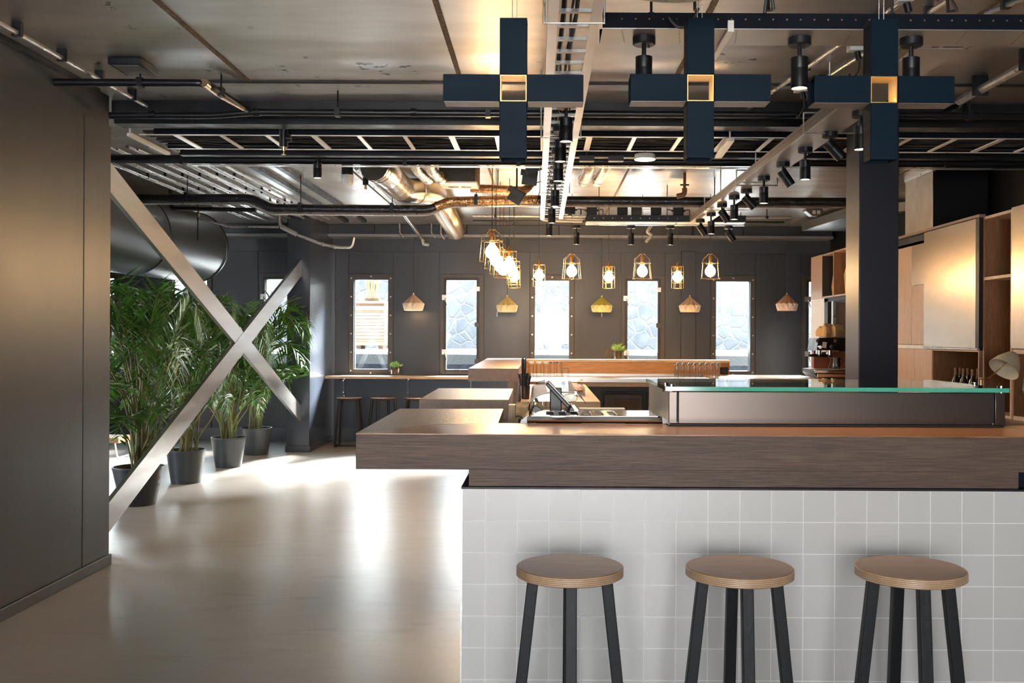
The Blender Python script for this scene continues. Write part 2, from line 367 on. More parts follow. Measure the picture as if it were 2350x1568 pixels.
for n, i in enumerate(range(-3, 6)):
    a, c = wx(i); hinged = (i % 2 != 0)
    # surround plate, screwed to the wall
    fr = MB()
    A, C_ = a-.065, c+.065; Z0, Z1 = wz0-.075, wz1+.075
    y0 = YB-.022
    if hinged: A, C_, Z0, Z1 = a-.075, c+.09, wz0-.065, wz1+.08
    for bx in ((A, a, Z0, Z1), (c, C_, Z0, Z1), (a, c, Z0, wz0), (a, c, wz1, Z1)): fr.box(bx[0], bx[1], y0, YB+.06, bx[2], bx[3])
    fo = struct('window_%d' % (n+1), fr, m_winframe, bevel=.002)
    p = MB().box(a, c, YB+.055, YB+.061, wz0, wz1); struct('pane', p, m_pane, parent=fo)
    rv = MB()
    if not hinged:
        for zz in [wz0-.02+(wz1-wz0+.04)*q/5 for q in range(6)]:
            for xx in (a-.035, c+.035): rv.cyl((xx, y0-.005, zz), (xx, y0, zz), .010, .012, 10)
        for zz in (wz0-.05, wz1+.045): rv.cyl(((a+c)/2, y0-.005, zz), ((a+c)/2, y0, zz), .010, .012, 10)
        struct('rivet', rv, m_galv, parent=fo)
    else:
        sa = MB(); t = .035
        for bx in ((a-.03, a+t*.2, wz0-.03, wz1+.03), (c-t*.2, c+.03, wz0-.03, wz1+.03), (a, c, wz0-.03, wz0), (a, c, wz1, wz1+.035)): sa.box(bx[0], bx[1], YB-.03, YB-.015, bx[2], bx[3])
        struct('sash', sa, m_winblack, parent=fo)
        for zz in (wz0+.27*.9, wz1-.24):
            h = MB().box(a-.05, a+.03, YB-.055, YB-.03, zz-.035, zz+.035).tube([(a-.01, YB-.06, zz), (a+.02, YB-.075, zz-.11)], .007)
            struct('latch', h, m_galv, parent=fo)
        for zz in (wz0+.12, wz0+.62, wz1-.12):
            h = MB().box(c-.03, c+.03, YB-.05, YB-.028, zz-.03, zz+.03).cyl((c+.03, YB-.04, zz-.03), (c+.03, YB-.04, zz+.03), .008)
            struct('hinge', h, m_galv if zz > wz1-.2 else m_winframe, parent=fo)
        struct('handle', MB().box((a+c)/2-.09, (a+c)/2-.01, YB-.06, YB-.03, wz0-.035, wz0+.005), m_winblack, parent=fo)
# right and left walls, and the glazed front wall behind the camera
m_rwall = plain('black_side_wall', (.004, .004, .0045), .6, spec=.2)
struct('wall_right', MB().box(XR, XR+.15, YF, YB+.14, 0, CZ), m_rwall)
mb = MB()                                   # left exterior wall, out of view: one opening added to light the palm room
mb.box(XL-.15, XL, YF, 6.6, 0, CZ).box(XL-.15, XL, 6.6, YB+.14, 0, .35).box(XL-.15, XL, 6.6, YB+.14, 2.45, CZ).box(XL-.15, XL, 8.0, YB+.14, .35, 2.45)
struct('wall_left', mb, m_navy)
FRONT = [(-1.95, -.65), (-.4, 1.5)]
mb = MB(); prev = XL
for a, c in FRONT: mb.box(prev, a, YF-.15, YF, 0, CZ); mb.box(a, c, YF-.15, YF, 0, .40).box(a, c, YF-.15, YF, 2.6, CZ); prev = c
mb.box(prev, XR, YF-.15, YF, 0, CZ)
struct('wall_front', mb, m_navy)
# the dark steel-clad partition at the left edge of the picture
pl = W(250, 1296, 6.32); LX = WZ(250, 1296, 0).x; LY = WZ(250, 1296, 0).y; LX0 = WZ(0, 1422, 0).x
seamY = WX(190, 1000, LX).y
mb = MB().box(LX-.55, LX, YF+.02, seamY-.004, .065, CZ-.19).box(LX-.55, LX, seamY+.004, LY, .065, CZ-.19).box(LX-.54, LX-.008, YF+.03, LY-.01, 0, CZ)
struct('wall_partition', mb, m_leftwall, bevel=.003)
struct('baseboard_partition', MB().box(LX-.56, LX+.012, YF+.02, LY+.012, 0, .065), m_leftwall, bevel=.003)
struct('trim_62', MB().box(LX-.3, LX+.02, YF+.02, LY-.2, CZ-.03, CZ), m_black)
# far steel post that the X brace lands on, and the post in front of the cabinets
cx0, cx1 = W(657, 1000, 12.35).x, W(710, 1000, 12.35).x
struct('column_left', MB().box(cx0, cx1, 12.35, YB-.02, 0, CZ), m_colpaint, bevel=.006)
struct('baseboard_column', MB().box(cx0-.012, cx1+.012, 12.335, YB-.03, 0, .075), m_colpaint, bevel=.003)
rx0, rx1 = W(1971, 700, 6.05).x, W(2062, 700, 6.05).x
struct('column_right', MB().box(rx0, rx1, 6.05, 6.32, 0, CZ), plain('column_navy_satin', (.022, .023, .034), .34, .35, None, 3), bevel=.006)
# steel ceiling beam over the opening; last box is a black sheet added for darkness
struct('beam_middle', MB().box(-2.76, XR, 6.36, 6.62, CZ-.10, CZ).box(-2.76, XR, 6.40, 6.55, CZ-.14, CZ-.1).box(-2.76, XR, 6.62, 7.58, CZ-.035, CZ), m_black)
# outside: paving, terrace, stone walls
struct('exterior_paving', MB().box(-30, 30, YB+.3, 60, -.3, -.02).box(-30, 30, -40, YF-.3, -.3, -.02).box(-30, XL-.3, YF-.3, YB+.3, -.3, -.02), m_pave)
mb = MB().box(-9, 9, 15.1, 15.5, -.02, 1.02); struct('exterior_low_wall', mb, m_lowstone)
struct('exterior_wall_coping', MB().box(-9, 9, 15.0, 15.7, 1.02, 1.17), m_gravel)
struct('exterior_terrace', MB().box(-9, 9, 15.5, 19.5, .9, 1.20), m_pave)
struct('exterior_stone_wall', MB().box(-9, 9, 19.5, 20.0, .9, 2.72), m_stone)
pc = W(852, 735, 18.2)
t = Thing('planter', 'cedar slatted planter box standing outside the first window with a rivet frame', 'planter', (pc.x, 18.3, 1.20))
hw = .29; z0, z1 = 1.27, 2.05
mb = MB().box(pc.x-hw, pc.x+hw, 18.0, 18.6, z0+.04, z1-.02)
for q in range(9): mb.box(pc.x-hw-.006, pc.x+hw+.006, 17.985, 18.6, z0+.06+q*.06, z0+.112+q*.06)
t.part('slats', mb, m_planter)
mb = MB()
for sx in (-1, 1): mb.box(pc.x+sx*(hw+.012)-.03, pc.x+sx*(hw+.012)+.03, 17.95, 18.0, z0, z1)
mb.box(pc.x-hw-.04, pc.x+hw+.04, 17.94, 18.66, z1-.14, z1-.07).box(pc.x-hw-.03, pc.x+hw+.03, 17.94, 18.66, z1-.02, z1+.02).box(pc.x-hw-.04, pc.x+hw+.04, 17.94, 18.0, z0, z0+.06)
t.part('frame', mb, m_planter)
for sx in (-1, 1): t.part('leg', MB().box(pc.x+sx*.2-.04, pc.x+sx*.2+.04, 18.05, 18.5, 1.20, z0+.02), m_planter)
t = Thing('exterior_palm', 'shaggy palm trunk growing out of the cedar planter outside', 'palm tree', (pc.x, 18.3, z1+.021))
prof = [(.10, z1+.0205), (.13, z1+.03), (.15, z1+.08), (.10, z1+.18), (.06, z1+.4), (.05, z1+.7)]
t.part('trunk', MB().lathe(prof, (pc.x, 18.3, 0), 14), plain('palm_trunk', (.15, .105, .06), .9, 0, (.075, .055, .035), 40, bumps=1))
mb = MB()
for q in range(14):
    a = q*2.4; d = Vector((math.cos(a), math.sin(a), 0))
    pts = [Vector((pc.x, 18.3, z1+.15))+d*(.07+.5*s**1.5)+Vector((0, 0, 1.1*s)) for s in (0, .25, .5, .75, 1)]
    mb.tube(pts, [.018, .014, .011, .008, .004], 5)
t.part('frond', mb, m_stem)
# ------------------------------------------------------------------ front bar
YBAR = 3.26; ZT = .9485
xl = W(1059, 1300, YBAR).x; XE = 2.9
lx = W(1187, 1250, YBAR).x
# the mesh origin of a single() is its centre on the floor, so the tile phase is measured from there
bcx = (xl+XE)/2
m_tile = tile_mat('white_glazed_tile', (bcx-lx) % PITCH, PITCH-(ZT % PITCH))
t = Thing('bar_counter', 'bar base clad in square off-white tiles behind the three plywood stools', 'bar counter', (bcx, YBAR, 0))
t.part('tiled_front', MB().box(xl, XE, YBAR, YBAR+.40, 0, ZT), m_tile)
t.part('trim_plate', MB().box(xl-.002, XE, YBAR-.003, YBAR+.40, ZT+.0005, ZT+.007), m_black)
t.part('corner_trim', MB().box(xl-.003, xl+.003, YBAR-.003, YBAR+.004, 0, ZT), m_galv)
z = 1.128
p1 = WZ(812, 997, z); p2 = WZ(917.4, 938.3, z); p3 = WZ(1155, 938.5, z); p4 = WZ(1143, 971.5, z)
yf = YBAR+.012
p1.y = yf; p5 = Vector((XE, p4.y, z)); p6 = Vector((XE, yf, z)); tz = W(900, 1077.5, yf).z
t = Thing('bar_worktop', 'thick smoked oak bar top with a long overhang on the tiled base', 'worktop', (bcx, YBAR, tz))
poly = [p1, p6, p5, p4, p3, p2]
t.part('slab', MB().prism([v-Vector((0, 0, z-tz)) for v in poly], (0, 0, z-tz-.0035)), m_oakdark, bevel=.002)
# the veneer on top: right-hand piece with its grain along the bar and the return with its grain across
jx = WZ(1000, 971.5, z)
q = Vector((p1.x, p1.y, z))
t.part('veneer', MB().prism([Vector((v.x, v.y, z-.0035)) for v in (p1, p6, p5, p4, WZ(1000, 974, z))], (0, 0, .0035)), m_oaktop)
t.part('veneer', MB().prism([Vector((v.x, v.y, z-.0035)) for v in (p1+Vector((0, .004, 0)), WZ(1000, 973.6, z), p4, p3, p2)], (0, 0, .0035)), m_oaky)
ax0, ax1 = W(1076, 1100, yf).x, W(2337.5, 1100, yf).x
t.part('apron', MB().box(ax0, ax1, yf+.001, p4.y-.03, ZT+.0085, tz), m_oakdark)
t.part('end_panel', MB().box(ax1+.004, XE, yf+.03, p4.y-.03, ZT+.0085, tz), m_bluetray, 'dark blue panel behind the end of the apron')
t.part('side_panel', MB().box(p4.x-.022, p4.x-.002, p4.y+.01, p3.y-.01, 0, tz), m_oakz)
# ------------------------------------------------------------------ raised tops behind
def raised(lab, z, fl, fr, bl, br, th, legx):
    a, b2, c, d = WZ(*fl, z), WZ(*fr, z), WZ(*br, z), WZ(*bl, z)
    ym = (a.y+b2.y)/2; a.y = b2.y = ym; ym = (c.y+d.y)/2; c.y = d.y = ym
    t = Thing('raised_bar_top', lab, 'bar top', ((a.x+b2.x)/2, a.y, 0), 'raised oak tops along the side of the bar')
    t.part('tabletop', MB().prism([Vector((v.x, v.y, z-th)) for v in (a, b2, c, d)], (0, 0, th)), m_oaky, bevel=.002)
    t.part('side_panel', MB().prism([Vector((v.x, v.y, 0)) for v in (Vector((b2.x-legx, b2.y+.002, 0)), Vector((b2.x-.001, b2.y+.002, 0)), Vector((c.x-.001, c.y, 0)), Vector((c.x-legx, c.y, 0)))], (0, 0, z-th)), m_oakz)
    return t, a, b2, c, d
r2 = raised('smoked oak raised bar top right behind the front bar, the second tier', 1.128, (960.7, 917), (1167.7, 917.4), (1006, 891.3), (1177.7, 892), .10, .03)
z3 = 1.173
r3 = raised('lighter oak raised bar top in front of the second window, farthest of the tiers', z3, (1074.4, 845.7), (1190, 846.4), (1119, 822.2), (1205, 822.8), .11, .095)
# lower work counter between the tiers, running back to the wall side
zc = .95
t = Thing('side_work_counter', 'pale oak service counter behind the till, running back to the rear bar', 'counter', (.1, 7.6, 0))
t.part('worktop', MB().box(-.165, W(1378, 921, 7.64).x, 7.64, 10.40, zc-.055, zc), m_lightx, bevel=.002)
t.part('cabinet_body', MB().box(-.16, W(1374, 921, 7.66).x, 7.67, 10.40, 0, zc-.055), m_whitepl)
t = Thing('low_service_counter', 'white top of a low cabinet seen behind the chrome tray', 'counter', (.1, 4.9, 0))
c0 = W(1325, 937, 4.9).x; c1 = W(1435, 937, 4.9).x
t.part('cabinet_body', MB().box(c0, c1, 4.905, 4.95, 0, W(1400, 945, 4.9).z), m_white)
t.part('top', MB().box(c0-.01, c1, 4.9, 4.955, W(1400, 945, 4.9).z, W(1400, 937.5, 4.9).z), m_whitepl, bevel=.004)
# ------------------------------------------------------------------ rear bar
zr = 1.0; YR0, YR1 = 10.45, 11.9
t = Thing('rear_counter', 'rear bar counter with a steel drip edge below the honey oak backboard', 'counter', (1.2, YR0, 0))
xs1 = W(1662, 870, 10.42).x
t.part('worktop', MB().box(-.16, 2.92, YR0, YR1-.004, zr-.075, zr-.03), m_lightx)
t.part('oak_top', MB().box(xs1+.02, 2.92, YR0, YR1-.006, zr-.03, zr), m_lightx)
t.part('steel_top', MB().box(-.16, xs1, YR0-.03, YR1-.01, zr-.03, zr-.018).box(.42, xs1, YR0-.035, YR0-.02, zr-.03, zr+.012).box(-.16, xs1, YR1-.06, YR1-.01, zr-.02, zr+.01), m_steelx, bevel=.003)
t.part('cabinet_body', MB().box(-.14, 2.9, YR0+.17, YR1-.01, .0, zr-.076), m_darkbrown)
bz1 = W(1440, 826, YR1).z
bx0, bx1 = W(1207, 850, YR1).x, W(1674, 850, YR1).x
t = Thing('backboard', 'honey oak backboard ledge of the rear bar below the windows', 'backboard', ((bx0+bx1)/2, YR1, zr))
t.part('board', MB().box(bx0, bx1, YR1, YR1+.025, 0, bz1-.03), m_orange)
t.part('ledge', MB().box(bx0, bx1+.005, YR1-.004, YR1+.30, bz1-.03, bz1), m_lightx, bevel=.003)
t.part('end_board', MB().box(bx1-.10, bx1, YR1-.002, YR1+.29, 0, bz1-.03), m_cabin)
t = Thing('wall_socket', 'black power socket on the right end of the honey oak backboard', 'socket', W(1661, 851, YR1-.01), None)
sx = W(1661, 851, YR1-.004)
t.part('plate', MB().box(sx.x-.05, sx.x+.05, YR1-.012, YR1-.003, sx.z-.042, sx.z+.042), m_black, bevel=.004)
t.part('outlet', MB().lathe([(.026, 0), (.03, .006), (.02, .006), (.018, .001)], (sx.x, YR1-.012, sx.z), 18, Matrix.Rotation(PI/2, 4, 'X')), m_blackmat)
for (pxa, pxb, lab) in ((1382, 1478, 'larger dark fridge under the rear counter'), (1482, 1560, 'narrow dark fridge under the rear counter, partly hidden by the steel display case')):
    yfz = YR0+.10; a = W(pxa, 920, yfz).x; c = W(pxb, 920, yfz).x
    t = Thing('undercounter_fridge', lab, 'fridge', ((a+c)/2, yfz, 0))
    t.part('body', MB().box(a, c, yfz+.012, yfz+.06, .05, .87), m_black)
    t.part('door', MB().box(a+.02, c-.02, yfz-.015, yfz+.012, .08, .84), m_darkbrown, bevel=.004)
    t.part('door_panel', MB().box(a+.06, c-.06, yfz-.02, yfz-.015, .14, .79), plain('fridge_glass_dark', (.04, .025, .018), .2), bevel=.002)
# ------------------------------------------------------------------ display case with a green-edged glass lid
yd = 3.605; za = z; zb = W(1900, 901, yd).z
dx0, dx1 = W(1535, 940, yd).x, W(2307, 940, yd).x; dy1 = 4.28
t = Thing('display_case', 'brushed steel counter display case with a green-edged glass lid', 'display case', ((dx0+dx1)/2, yd, za))
wl = W(1555, 940, yd).x; wr = W(2280, 940, yd).x
t.part('liner', MB().box(dx0+.02, dx1-.02, yd+.0125, yd+.018, za+.014, zb-.004), m_blackmat)
t.part('front_panel', MB().box(wl+.003, wr-.003, yd, yd+.012, za+.008, zb), m_steeldark, bevel=.002)
t.part('corner_panel', MB().box(dx0, wl-.002, yd, yd+.012, za+.008, zb), m_steeldark, bevel=.002)
t.part('corner_panel', MB().box(wr+.006, dx1, yd, yd+.012, za+.006, zb), m_steeldark, bevel=.002)
t.part('base_strip', MB().box(dx0+.004, dx1-.004, yd+.004, p4.y-.01, za+.0006, za+.007), m_blackmat)
t.part('side_panel', MB().box(dx0, dx0+.012, yd+.012, dy1, za+.003, zb), m_white)  # white here stands in for light falling on the steel side
t.part('side_panel', MB().box(dx1-.012, dx1, yd+.012, dy1, za+.002, zb), m_steeldark)
t.part('shelf', MB().box(dx0+.012, dx1-.012, yd+.022, dy1, za+.003, za+.012).box(dx0, dx1, dy1, dy1+.012, 0, za+.02), m_white)
gz0 = W(1900, 899, yd-.02).z; gz1 = W(1900, 889.5, yd-.02).z
gx0, gx1 = W(1527, 893, yd-.02).x, W(2316, 893, yd-.02).x
lid = t.part('glass_lid', MB().box(gx0+.004, gx1-.004, yd-.016, dy1+.02, gz0, gz1), glass('lid_glass', (.80, .90, .85), .22), 'clear glass lid')
t.part('glass_edge', MB().box(gx0, gx1, yd-.022, yd-.017, gz0, gz1), m_gglass, 'bright green cut edge of the glass', parent=lid)
for px, dy in ((1541, .0), (1527, .12), (2297, 0), (2236, .28)):
    c = W(px, 885, yd+.035+dy)
    t.part('clip', MB().cyl((c.x, c.y, gz0-.012), (c.x, c.y, gz0), .012, n=12).cyl((c.x, c.y, gz1), (c.x, c.y, gz1+.006), .013, n=12), m_chrome)
# ------------------------------------------------------------------ chrome ingredient tray
ty = 3.70; t0, t1 = W(1212, 965, ty).x, W(1517, 965, ty).x
t = Thing('ingredient_tray', 'polished chrome six-well ingredient tray on the bar beside the display case', 'tray', ((t0+t1)/2, ty, z))
dy = .30; zt = z+.026
fx = []
n = 6; wx0 = W(1248, 955, ty+.1).x; wx1 = W(1420, 955, ty+.1).x; ww = (wx1-wx0)/n
mb = MB(); xsx = [t0+.012]
for q in range(n): xsx += [wx0+q*ww+.008, wx0+(q+1)*ww-.008]
xsx.append(t1-.012)
for q in range(0, len(xsx), 2): mb.box(xsx[q], xsx[q+1], ty, ty+dy, zt-.004, zt)
for q in range(n): mb.box(xsx[1+2*q], xsx[2+2*q], ty, ty+.05, zt-.004, zt).box(xsx[1+2*q], xsx[2+2*q], ty+.24, ty+dy, zt-.004, zt)
t.part('rim', mb, m_chrome)
pf = [(0, .001), (0, .010), (-.004, .018), (.004, .024), (.016, .026)]
mb = MB(); P = [(ty-.012-a[0]*-1, a[1]) for a in pf]
lip = [Vector((t0-.004, ty-.012, z+.001)), Vector((t0-.004, ty-.016, z+.012)), Vector((t0-.004, ty-.010, z+.022)), Vector((t0-.004, ty+.004, zt)), Vector((t0-.004, ty+.004, z+.001))]
mb.prism(lip, (t1-t0+.008, 0, 0))
t.part('front_lip', mb, m_chrome)
for sx2, xx in ((-1, t0), (1, t1)):
    mb = MB().prism([Vector((xx, ty-.012, z+.001)), Vector((xx+sx2*.03, ty-.012, z+.001)), Vector((xx+sx2*.024, ty-.010, z+.012)), Vector((xx+sx2*.006, ty-.008, z+.025)), Vector((xx, ty-.008, zt))], (0, dy, 0))
    t.part('end_cap', mb, m_chrome)
for q in range(n):
    a, c = xsx[1+2*q], xsx[2+2*q]
    mb = MB().box(a, c, ty+.05, ty+.052, z-.08+.082, zt-.003).box(a, c, ty+.05, ty+.24, z+.002, z+.004).box(a, a+.001, ty+.05, ty+.24, z+.002, zt-.003).box(c-.001, c, ty+.05, ty+.24, z+.002, zt-.003)
    t.part('well', mb, m_steeldark)
# ------------------------------------------------------------------ curved glass hood behind the till
hy0, hy1 = 4.30, 5.75
def hoodpts(y):
    s = y/4.15
    out = []
    for px, py in ((1214, 925), (1222, 917), (1234, 908), (1250, 902.5), (1268, 900.8), (1290, 900.4), (1321, 900.8)):
        p = W(px, py, 4.30); out.append(Vector((p.x, y, p.z)))
    return out
A = hoodpts(hy0); B = hoodpts(hy1)
A[0].z -= .0; B = [v for v in B]
t = Thing('sneeze_guard', 'curved clear glass guard behind the till', 'glass guard', (A[3].x, hy0, A[0].z))
mb = MB(); nA = len(A)
mb.add(A+B, [(i, i+1, i+1+nA, i+nA) for i in range(nA-1)])
Ai = [v-Vector((0, 0, .006)) for v in A]; Bi = [v-Vector((0, 0, .006)) for v in B]
mb.add(Ai+Bi, [(i, i+nA, i+1+nA, i+1) for i in range(nA-1)])
t.part('curved_glass', mb, glass('guard_glass', (.985, .99, .985), .12))
t.part('glass_edge', MB().tube(A, .0028, 6), plain('polished_glass_edge', (.62, .68, .64), .2))
t.part('bracket', MB().box(A[-1].x-.004, A[-1].x+.004, hy0, hy1, A[-1].z-.01, A[-1].z+.004), m_chrome)
a = A[-1]; e = W(1345, 950, 4.30)
t.part('side_glass', MB().prism([Vector((a.x, hy0, a.z)), Vector((e.x, hy0, z+.03)), Vector((e.x+.002, hy0, z+.03)), Vector((a.x+.002, hy0, a.z))], (0, .5, 0)), glass('guard_glass_side', (.94, .96, .94), .12))
t.part('post', MB().cyl((A[0].x, hy0+.02, .5), (A[0].x, hy0+.02, A[0].z), .006).cyl((A[0].x, hy1-.02, .5), (A[0].x, hy1-.02, A[0].z), .006), m_chrome)
# ------------------------------------------------------------------ till
ky = 4.0
def K(px, py, y=ky): return W(px, py, y)
t = Thing('till', 'black till terminal with its screen tilted away beside the curved glass', 'till', (K(1290, 950).x, ky, .9))
m_till = plain('till_plastic', (.016, .015, .014), .42)
s = [K(1252, 884), K(1257.5, 878), K(1309, 931), K(1303, 938.5)]
t.part('screen', MB().prism(s, (0, .20, 0)), m_till, bevel=.004)
t.part('display', MB().prism([K(1259, 878.5), K(1260.2, 877.4), K(1309, 929), K(1308, 930)], (0, .195, 0)), plain('till_screen_face', (.10, .10, .11), .12))
t.part('stand', MB().box(K(1262.5, 900).x, K(1290, 900).x, ky+.08, ky+.14, .97, K(1270, 893).z), m_till, bevel=.004)
t.part('arm', MB().prism([K(1304, 938), K(1313, 929.5), K(1322, 932), K(1337, 952), K(1306, 952)], (0, .14, 0)), m_till, bevel=.006)
t.part('arm_strip', MB().prism([K(1311, 930.5, ky-.003), K(1318, 929.4, ky-.003), K(1336, 951.5, ky-.003), K(1326, 951.5, ky-.003)], (0, .02, 0)), plain('till_bronze_strip', (.42, .30, .20), .3, .8))
t.part('base', MB().prism([K(1214, 951), K(1225, 931.5), K(1231, 930), K(1262, 951)], (0, .2, 0)).box(K(1230, 950).x, K(1334, 950).x, ky, ky+.21, .96, K(1250, 944).z), m_till, bevel=.004)
t.part('foot', MB().box(K(1240, 950).x, K(1330, 950).x, ky+.02, ky+.20, .0, .97), m_till)
o = [K(1292, 912, 4.06), K(1297, 905.5, 4.06), K(1317, 903.5, 4.06), K(1325, 911, 4.06), K(1325, 917, 4.06), K(1320, 922, 4.06), K(1303, 923.8, 4.06)]
pl_ = t.part('customer_plate', MB().prism(o, (0, .015, 0)), plain('olive_plate', (.25, .235, .17), .35, .4), 'olive grey eight-sided plate', bevel=.002)
c = K(1310.5, 910.5, 4.055)
t.part('lock', MB().cyl((c.x, 4.05, c.z), (c.x, 4.062, c.z), .007, n=12), m_chrome, parent=pl_)
# pen pot and dish by the till
c = K(1232, 921, 4.35)
t = Thing('pen', 'dark blue pen standing in a glass beside the till', 'pen', (c.x, 4.35, c.z))
a = K(1230, 914, 4.35); e = K(1234, 932, 4.35)
t.part('barrel', MB().cyl(e, a.lerp(e, .3), .006, n=10), plain('pen_blue', (.03, .03, .12), .3)); t.part('cap', MB().cyl(a.lerp(e, .3), a, .0068, .006, n=10), plain('pen_cap_blue', (.02, .02, .07), .3))
c = K(1245, 931, 4.35); wcz = K(1245, 936, 4.35).z
t = Thing('pen_glass', 'low clear glass holding a pen beside the till', 'glass', (c.x, 4.35, wcz))
r = (K(1256, 930, 4.35).x-K(1234, 930, 4.35).x)/2; zt2 = K(1245, 919, 4.35).z
t.part('bowl', MB().lathe([(r*.85, wcz), (r, zt2), (r*.94, zt2), (r*.8, wcz+.006)], (c.x, 4.35, 0), 20), m_tumbler)
t = Thing('bag_of_beans', 'crumpled brown paper bag standing in front of the till', 'paper bag', (K(1194, 950, 4.1).x, 4.1, K(1194, 955, 4.1).z))
b0, b1 = K(1180, 958, 4.1), K(1208, 926, 4.1)
mb = MB(); rr = random.Random(3); rows = []
for iz in range(6):
    f_ = iz/5; zz = b0.z+(b1.z-b0.z)*f_; w_ = (b1.x-b0.x)/2*(.72+.32*f_); cxx = (b0.x+b1.x)/2+.01*f_
    rows.append([Vector((cxx+w_*sx*(1+rr.uniform(-.1, .1)), 4.1+dyy*(.05)+rr.uniform(-.006, .006), zz+rr.uniform(-.004, .004))) for sx, dyy in ((-1, -1), (-.3, -1.15), (.35, -.95), (1, -1), (1, 1), (0, 1.1), (-1, 1))])
k7 = 7
mb.add([v for r_ in rows for v in r_], [(i*k7+j, i*k7+(j+1) % k7, (i+1)*k7+(j+1) % k7, (i+1)*k7+j) for i in range(5) for j in range(k7)]+[tuple(range(6, -1, -1))])
t.part('bag', mb, m_paper, sharp=15)
t.part('napkins', MB().box(K(1167, 950, 4.12).x, K(1182, 950, 4.12).x, 4.12, 4.2, K(1175, 968, 4.12).z, K(1175, 930, 4.12).z), wood('napkin_paper', (.45, .3, .16), (.35, .22, .1), 'z'))
t = Thing('chrome_tap', 'slim white and chrome cone standing at the inner edge of the front bar', 'tap', (K(1176, 960, 4.3).x, 4.3, K(1176, 968, 4.3).z))
a = K(1176, 968, 4.3); e = K(1176, 947, 4.3); g = K(1175.5, 930, 4.3)
t.part('body', MB().cyl(a, e, .008, .003, 12), m_chrome); t.part('tip', MB().cyl(e, g, .0055, .0015, 12), m_white)
c = [K(1184, 958, 3.85), K(1187, 955, 3.85), K(1192, 955, 3.85), K(1197, 958, 3.85), K(1201, 963, 3.85), K(1203, 969, 3.85)]
single('power_cable', MB().tube(smooth_path(c, .02), .003, 6), m_rubber, 'short black power cable curling at the left end of the chrome tray', 'cable')
# receipt tray / flat acrylic box on the side counter
a = W(1325, 905, 8.6); 
t = Thing('acrylic_box', 'clear box of brown wrapped bars on the side counter', 'box', (W(1318, 895, 8.4).x, 8.4, zc))
bx0_, bx1_ = W(1316, 890, 8.3).x, W(1343, 890, 8.3).x
t.part('tray', MB().box(bx0_, bx1_, 8.3, 9.7, zc+.001, zc+.012).box(bx0_, bx1_, 8.3, 8.31, zc, zc+.07).box(bx1_-.01, bx1_, 8.3, 9.7, zc, zc+.07).box(bx0_, bx0_+.01, 8.3, 9.7, zc, zc+.07), m_glass)
mb = MB()
for q in range(4): mb.box(bx0_+.015, bx1_-.02, 8.34+q*.34, 8.64+q*.34, zc+.013, zc+.05)
t.part('bars', mb, plain('wrapped_bars', (.42, .16, .05), .5, 0, (.3, .1, .03), 12), bevel=.004)
# straw bundles
def straws(lab, px0, px1, pyt, pyb, y, n, spread, cup):
    a = W(px0, pyb, y); e = W(px1, pyb, y); zt_ = W(px0, pyt, y).z; a.z = zc+.001; cx = (a.x+e.x)/2; R = (e.x-a.x)/2
    t = Thing('straw_cup', lab, 'straws', (cx, y, a.z)); rr = random.Random(n)
    hz = zt_-a.z
    if cup:
        t.part('cup', MB().lathe([(R*.95, a.z), (R*1.05, a.z+hz*.5), (R*.98, a.z+hz*.5), (R*.9, a.z+.004)], (cx, y, 0), 20), plain('smoked_cup', (.06, .03, .02), .2))
    else:
        t.part('cup', MB().lathe([(R*1.0, a.z), (R*1.02, a.z+hz*.3), (R*.96, a.z+hz*.3), (R*.9, a.z+.004)], (cx, y, 0), 20), m_black)
    for i in range(n):
        an = rr.uniform(0, 6.28); q = R*.75*math.sqrt(rr.random()); ta = Vector((math.cos(an), math.sin(an), 0))
        p0 = Vector((cx, y, a.z+.006))+ta*q*.8; p1_ = Vector((cx, y, zt_-rr.uniform(0, .03)))+ta*(q+spread*rr.uniform(.2, 1))
        t.part('straw', MB().cyl(p0, p1_, .0045, n=7), m_blackmat)
straws('black straws standing upright in a cup beside the farthest raised top', 1194, 1210, 822, 878, 8.9, 16, .004, False)
straws('black straws fanning out of a smoked cup beside the till', 1192, 1216, 856, 903, 7.95, 20, .035, True)
# jars with white lids, tumblers, and the low glass
jy = 9.9
def glassware(name, lab, pxc, wpx, pyt, pyb, y, group, lid=False, mat=m_tumbler, cat='glass', stem=False):
    b0 = W(pxc, pyb, y); zt_ = W(pxc, pyt, y).z; b0.z = zr-.0165; r = wpx/2/F*y; h = zt_-b0.z
    t = Thing(name, lab, cat, b0, group)
    zb = b0.z
    t.part('bowl', MB().lathe([(r*.82, zb), (r*.95, zb+h*.12), (r, zb+h*.92), (r*.9, zb+h*(.92 if lid else 1.0)), (r*.86, zb+h*.9), (r*.82, zb+h*.12), (0.0001, zb+h*.06)], (b0.x, y, 0), 20), mat)
    t.part('rim' if not lid else 'lid', MB().lathe([(r*.88, zb+h*.93), (r*.92, zb+h), (r*.84, zb+h), (r*.82, zb+h*.93)] if not lid else [(r*.94, zb+h*.86), (r*.96, zb+h*.97), (r*.8, zb+h), (0.0001, zb+h)], (b0.x, y, 0), 20), m_white if lid else m_chrome)
    return t
for q, px in enumerate((1219, 1236, 1253)):
    glassware('carafe', ('tall glass carafe with a white cap on the side counter, %s from the straws' % ORD[q]), px, 13.5, 830+q*.3, 864+q, 11.3, 'capped carafes on the side counter', True, cat='carafe')
glassware('tumbler', 'tall water glass beside the capped carafes, nearer to them', 1267.5, 14, 831.5, 863, 11.4, 'tall glasses beside the carafes')
glassware('tumbler', 'tall water glass between its twin and the low round glass', 1282.5, 14, 831.5, 863, 11.4, 'tall glasses beside the carafes')
glassware('low_glass', 'low round glass at the right end of the carafe row', 1297, 19, 845, 863.5, 11.3, None)
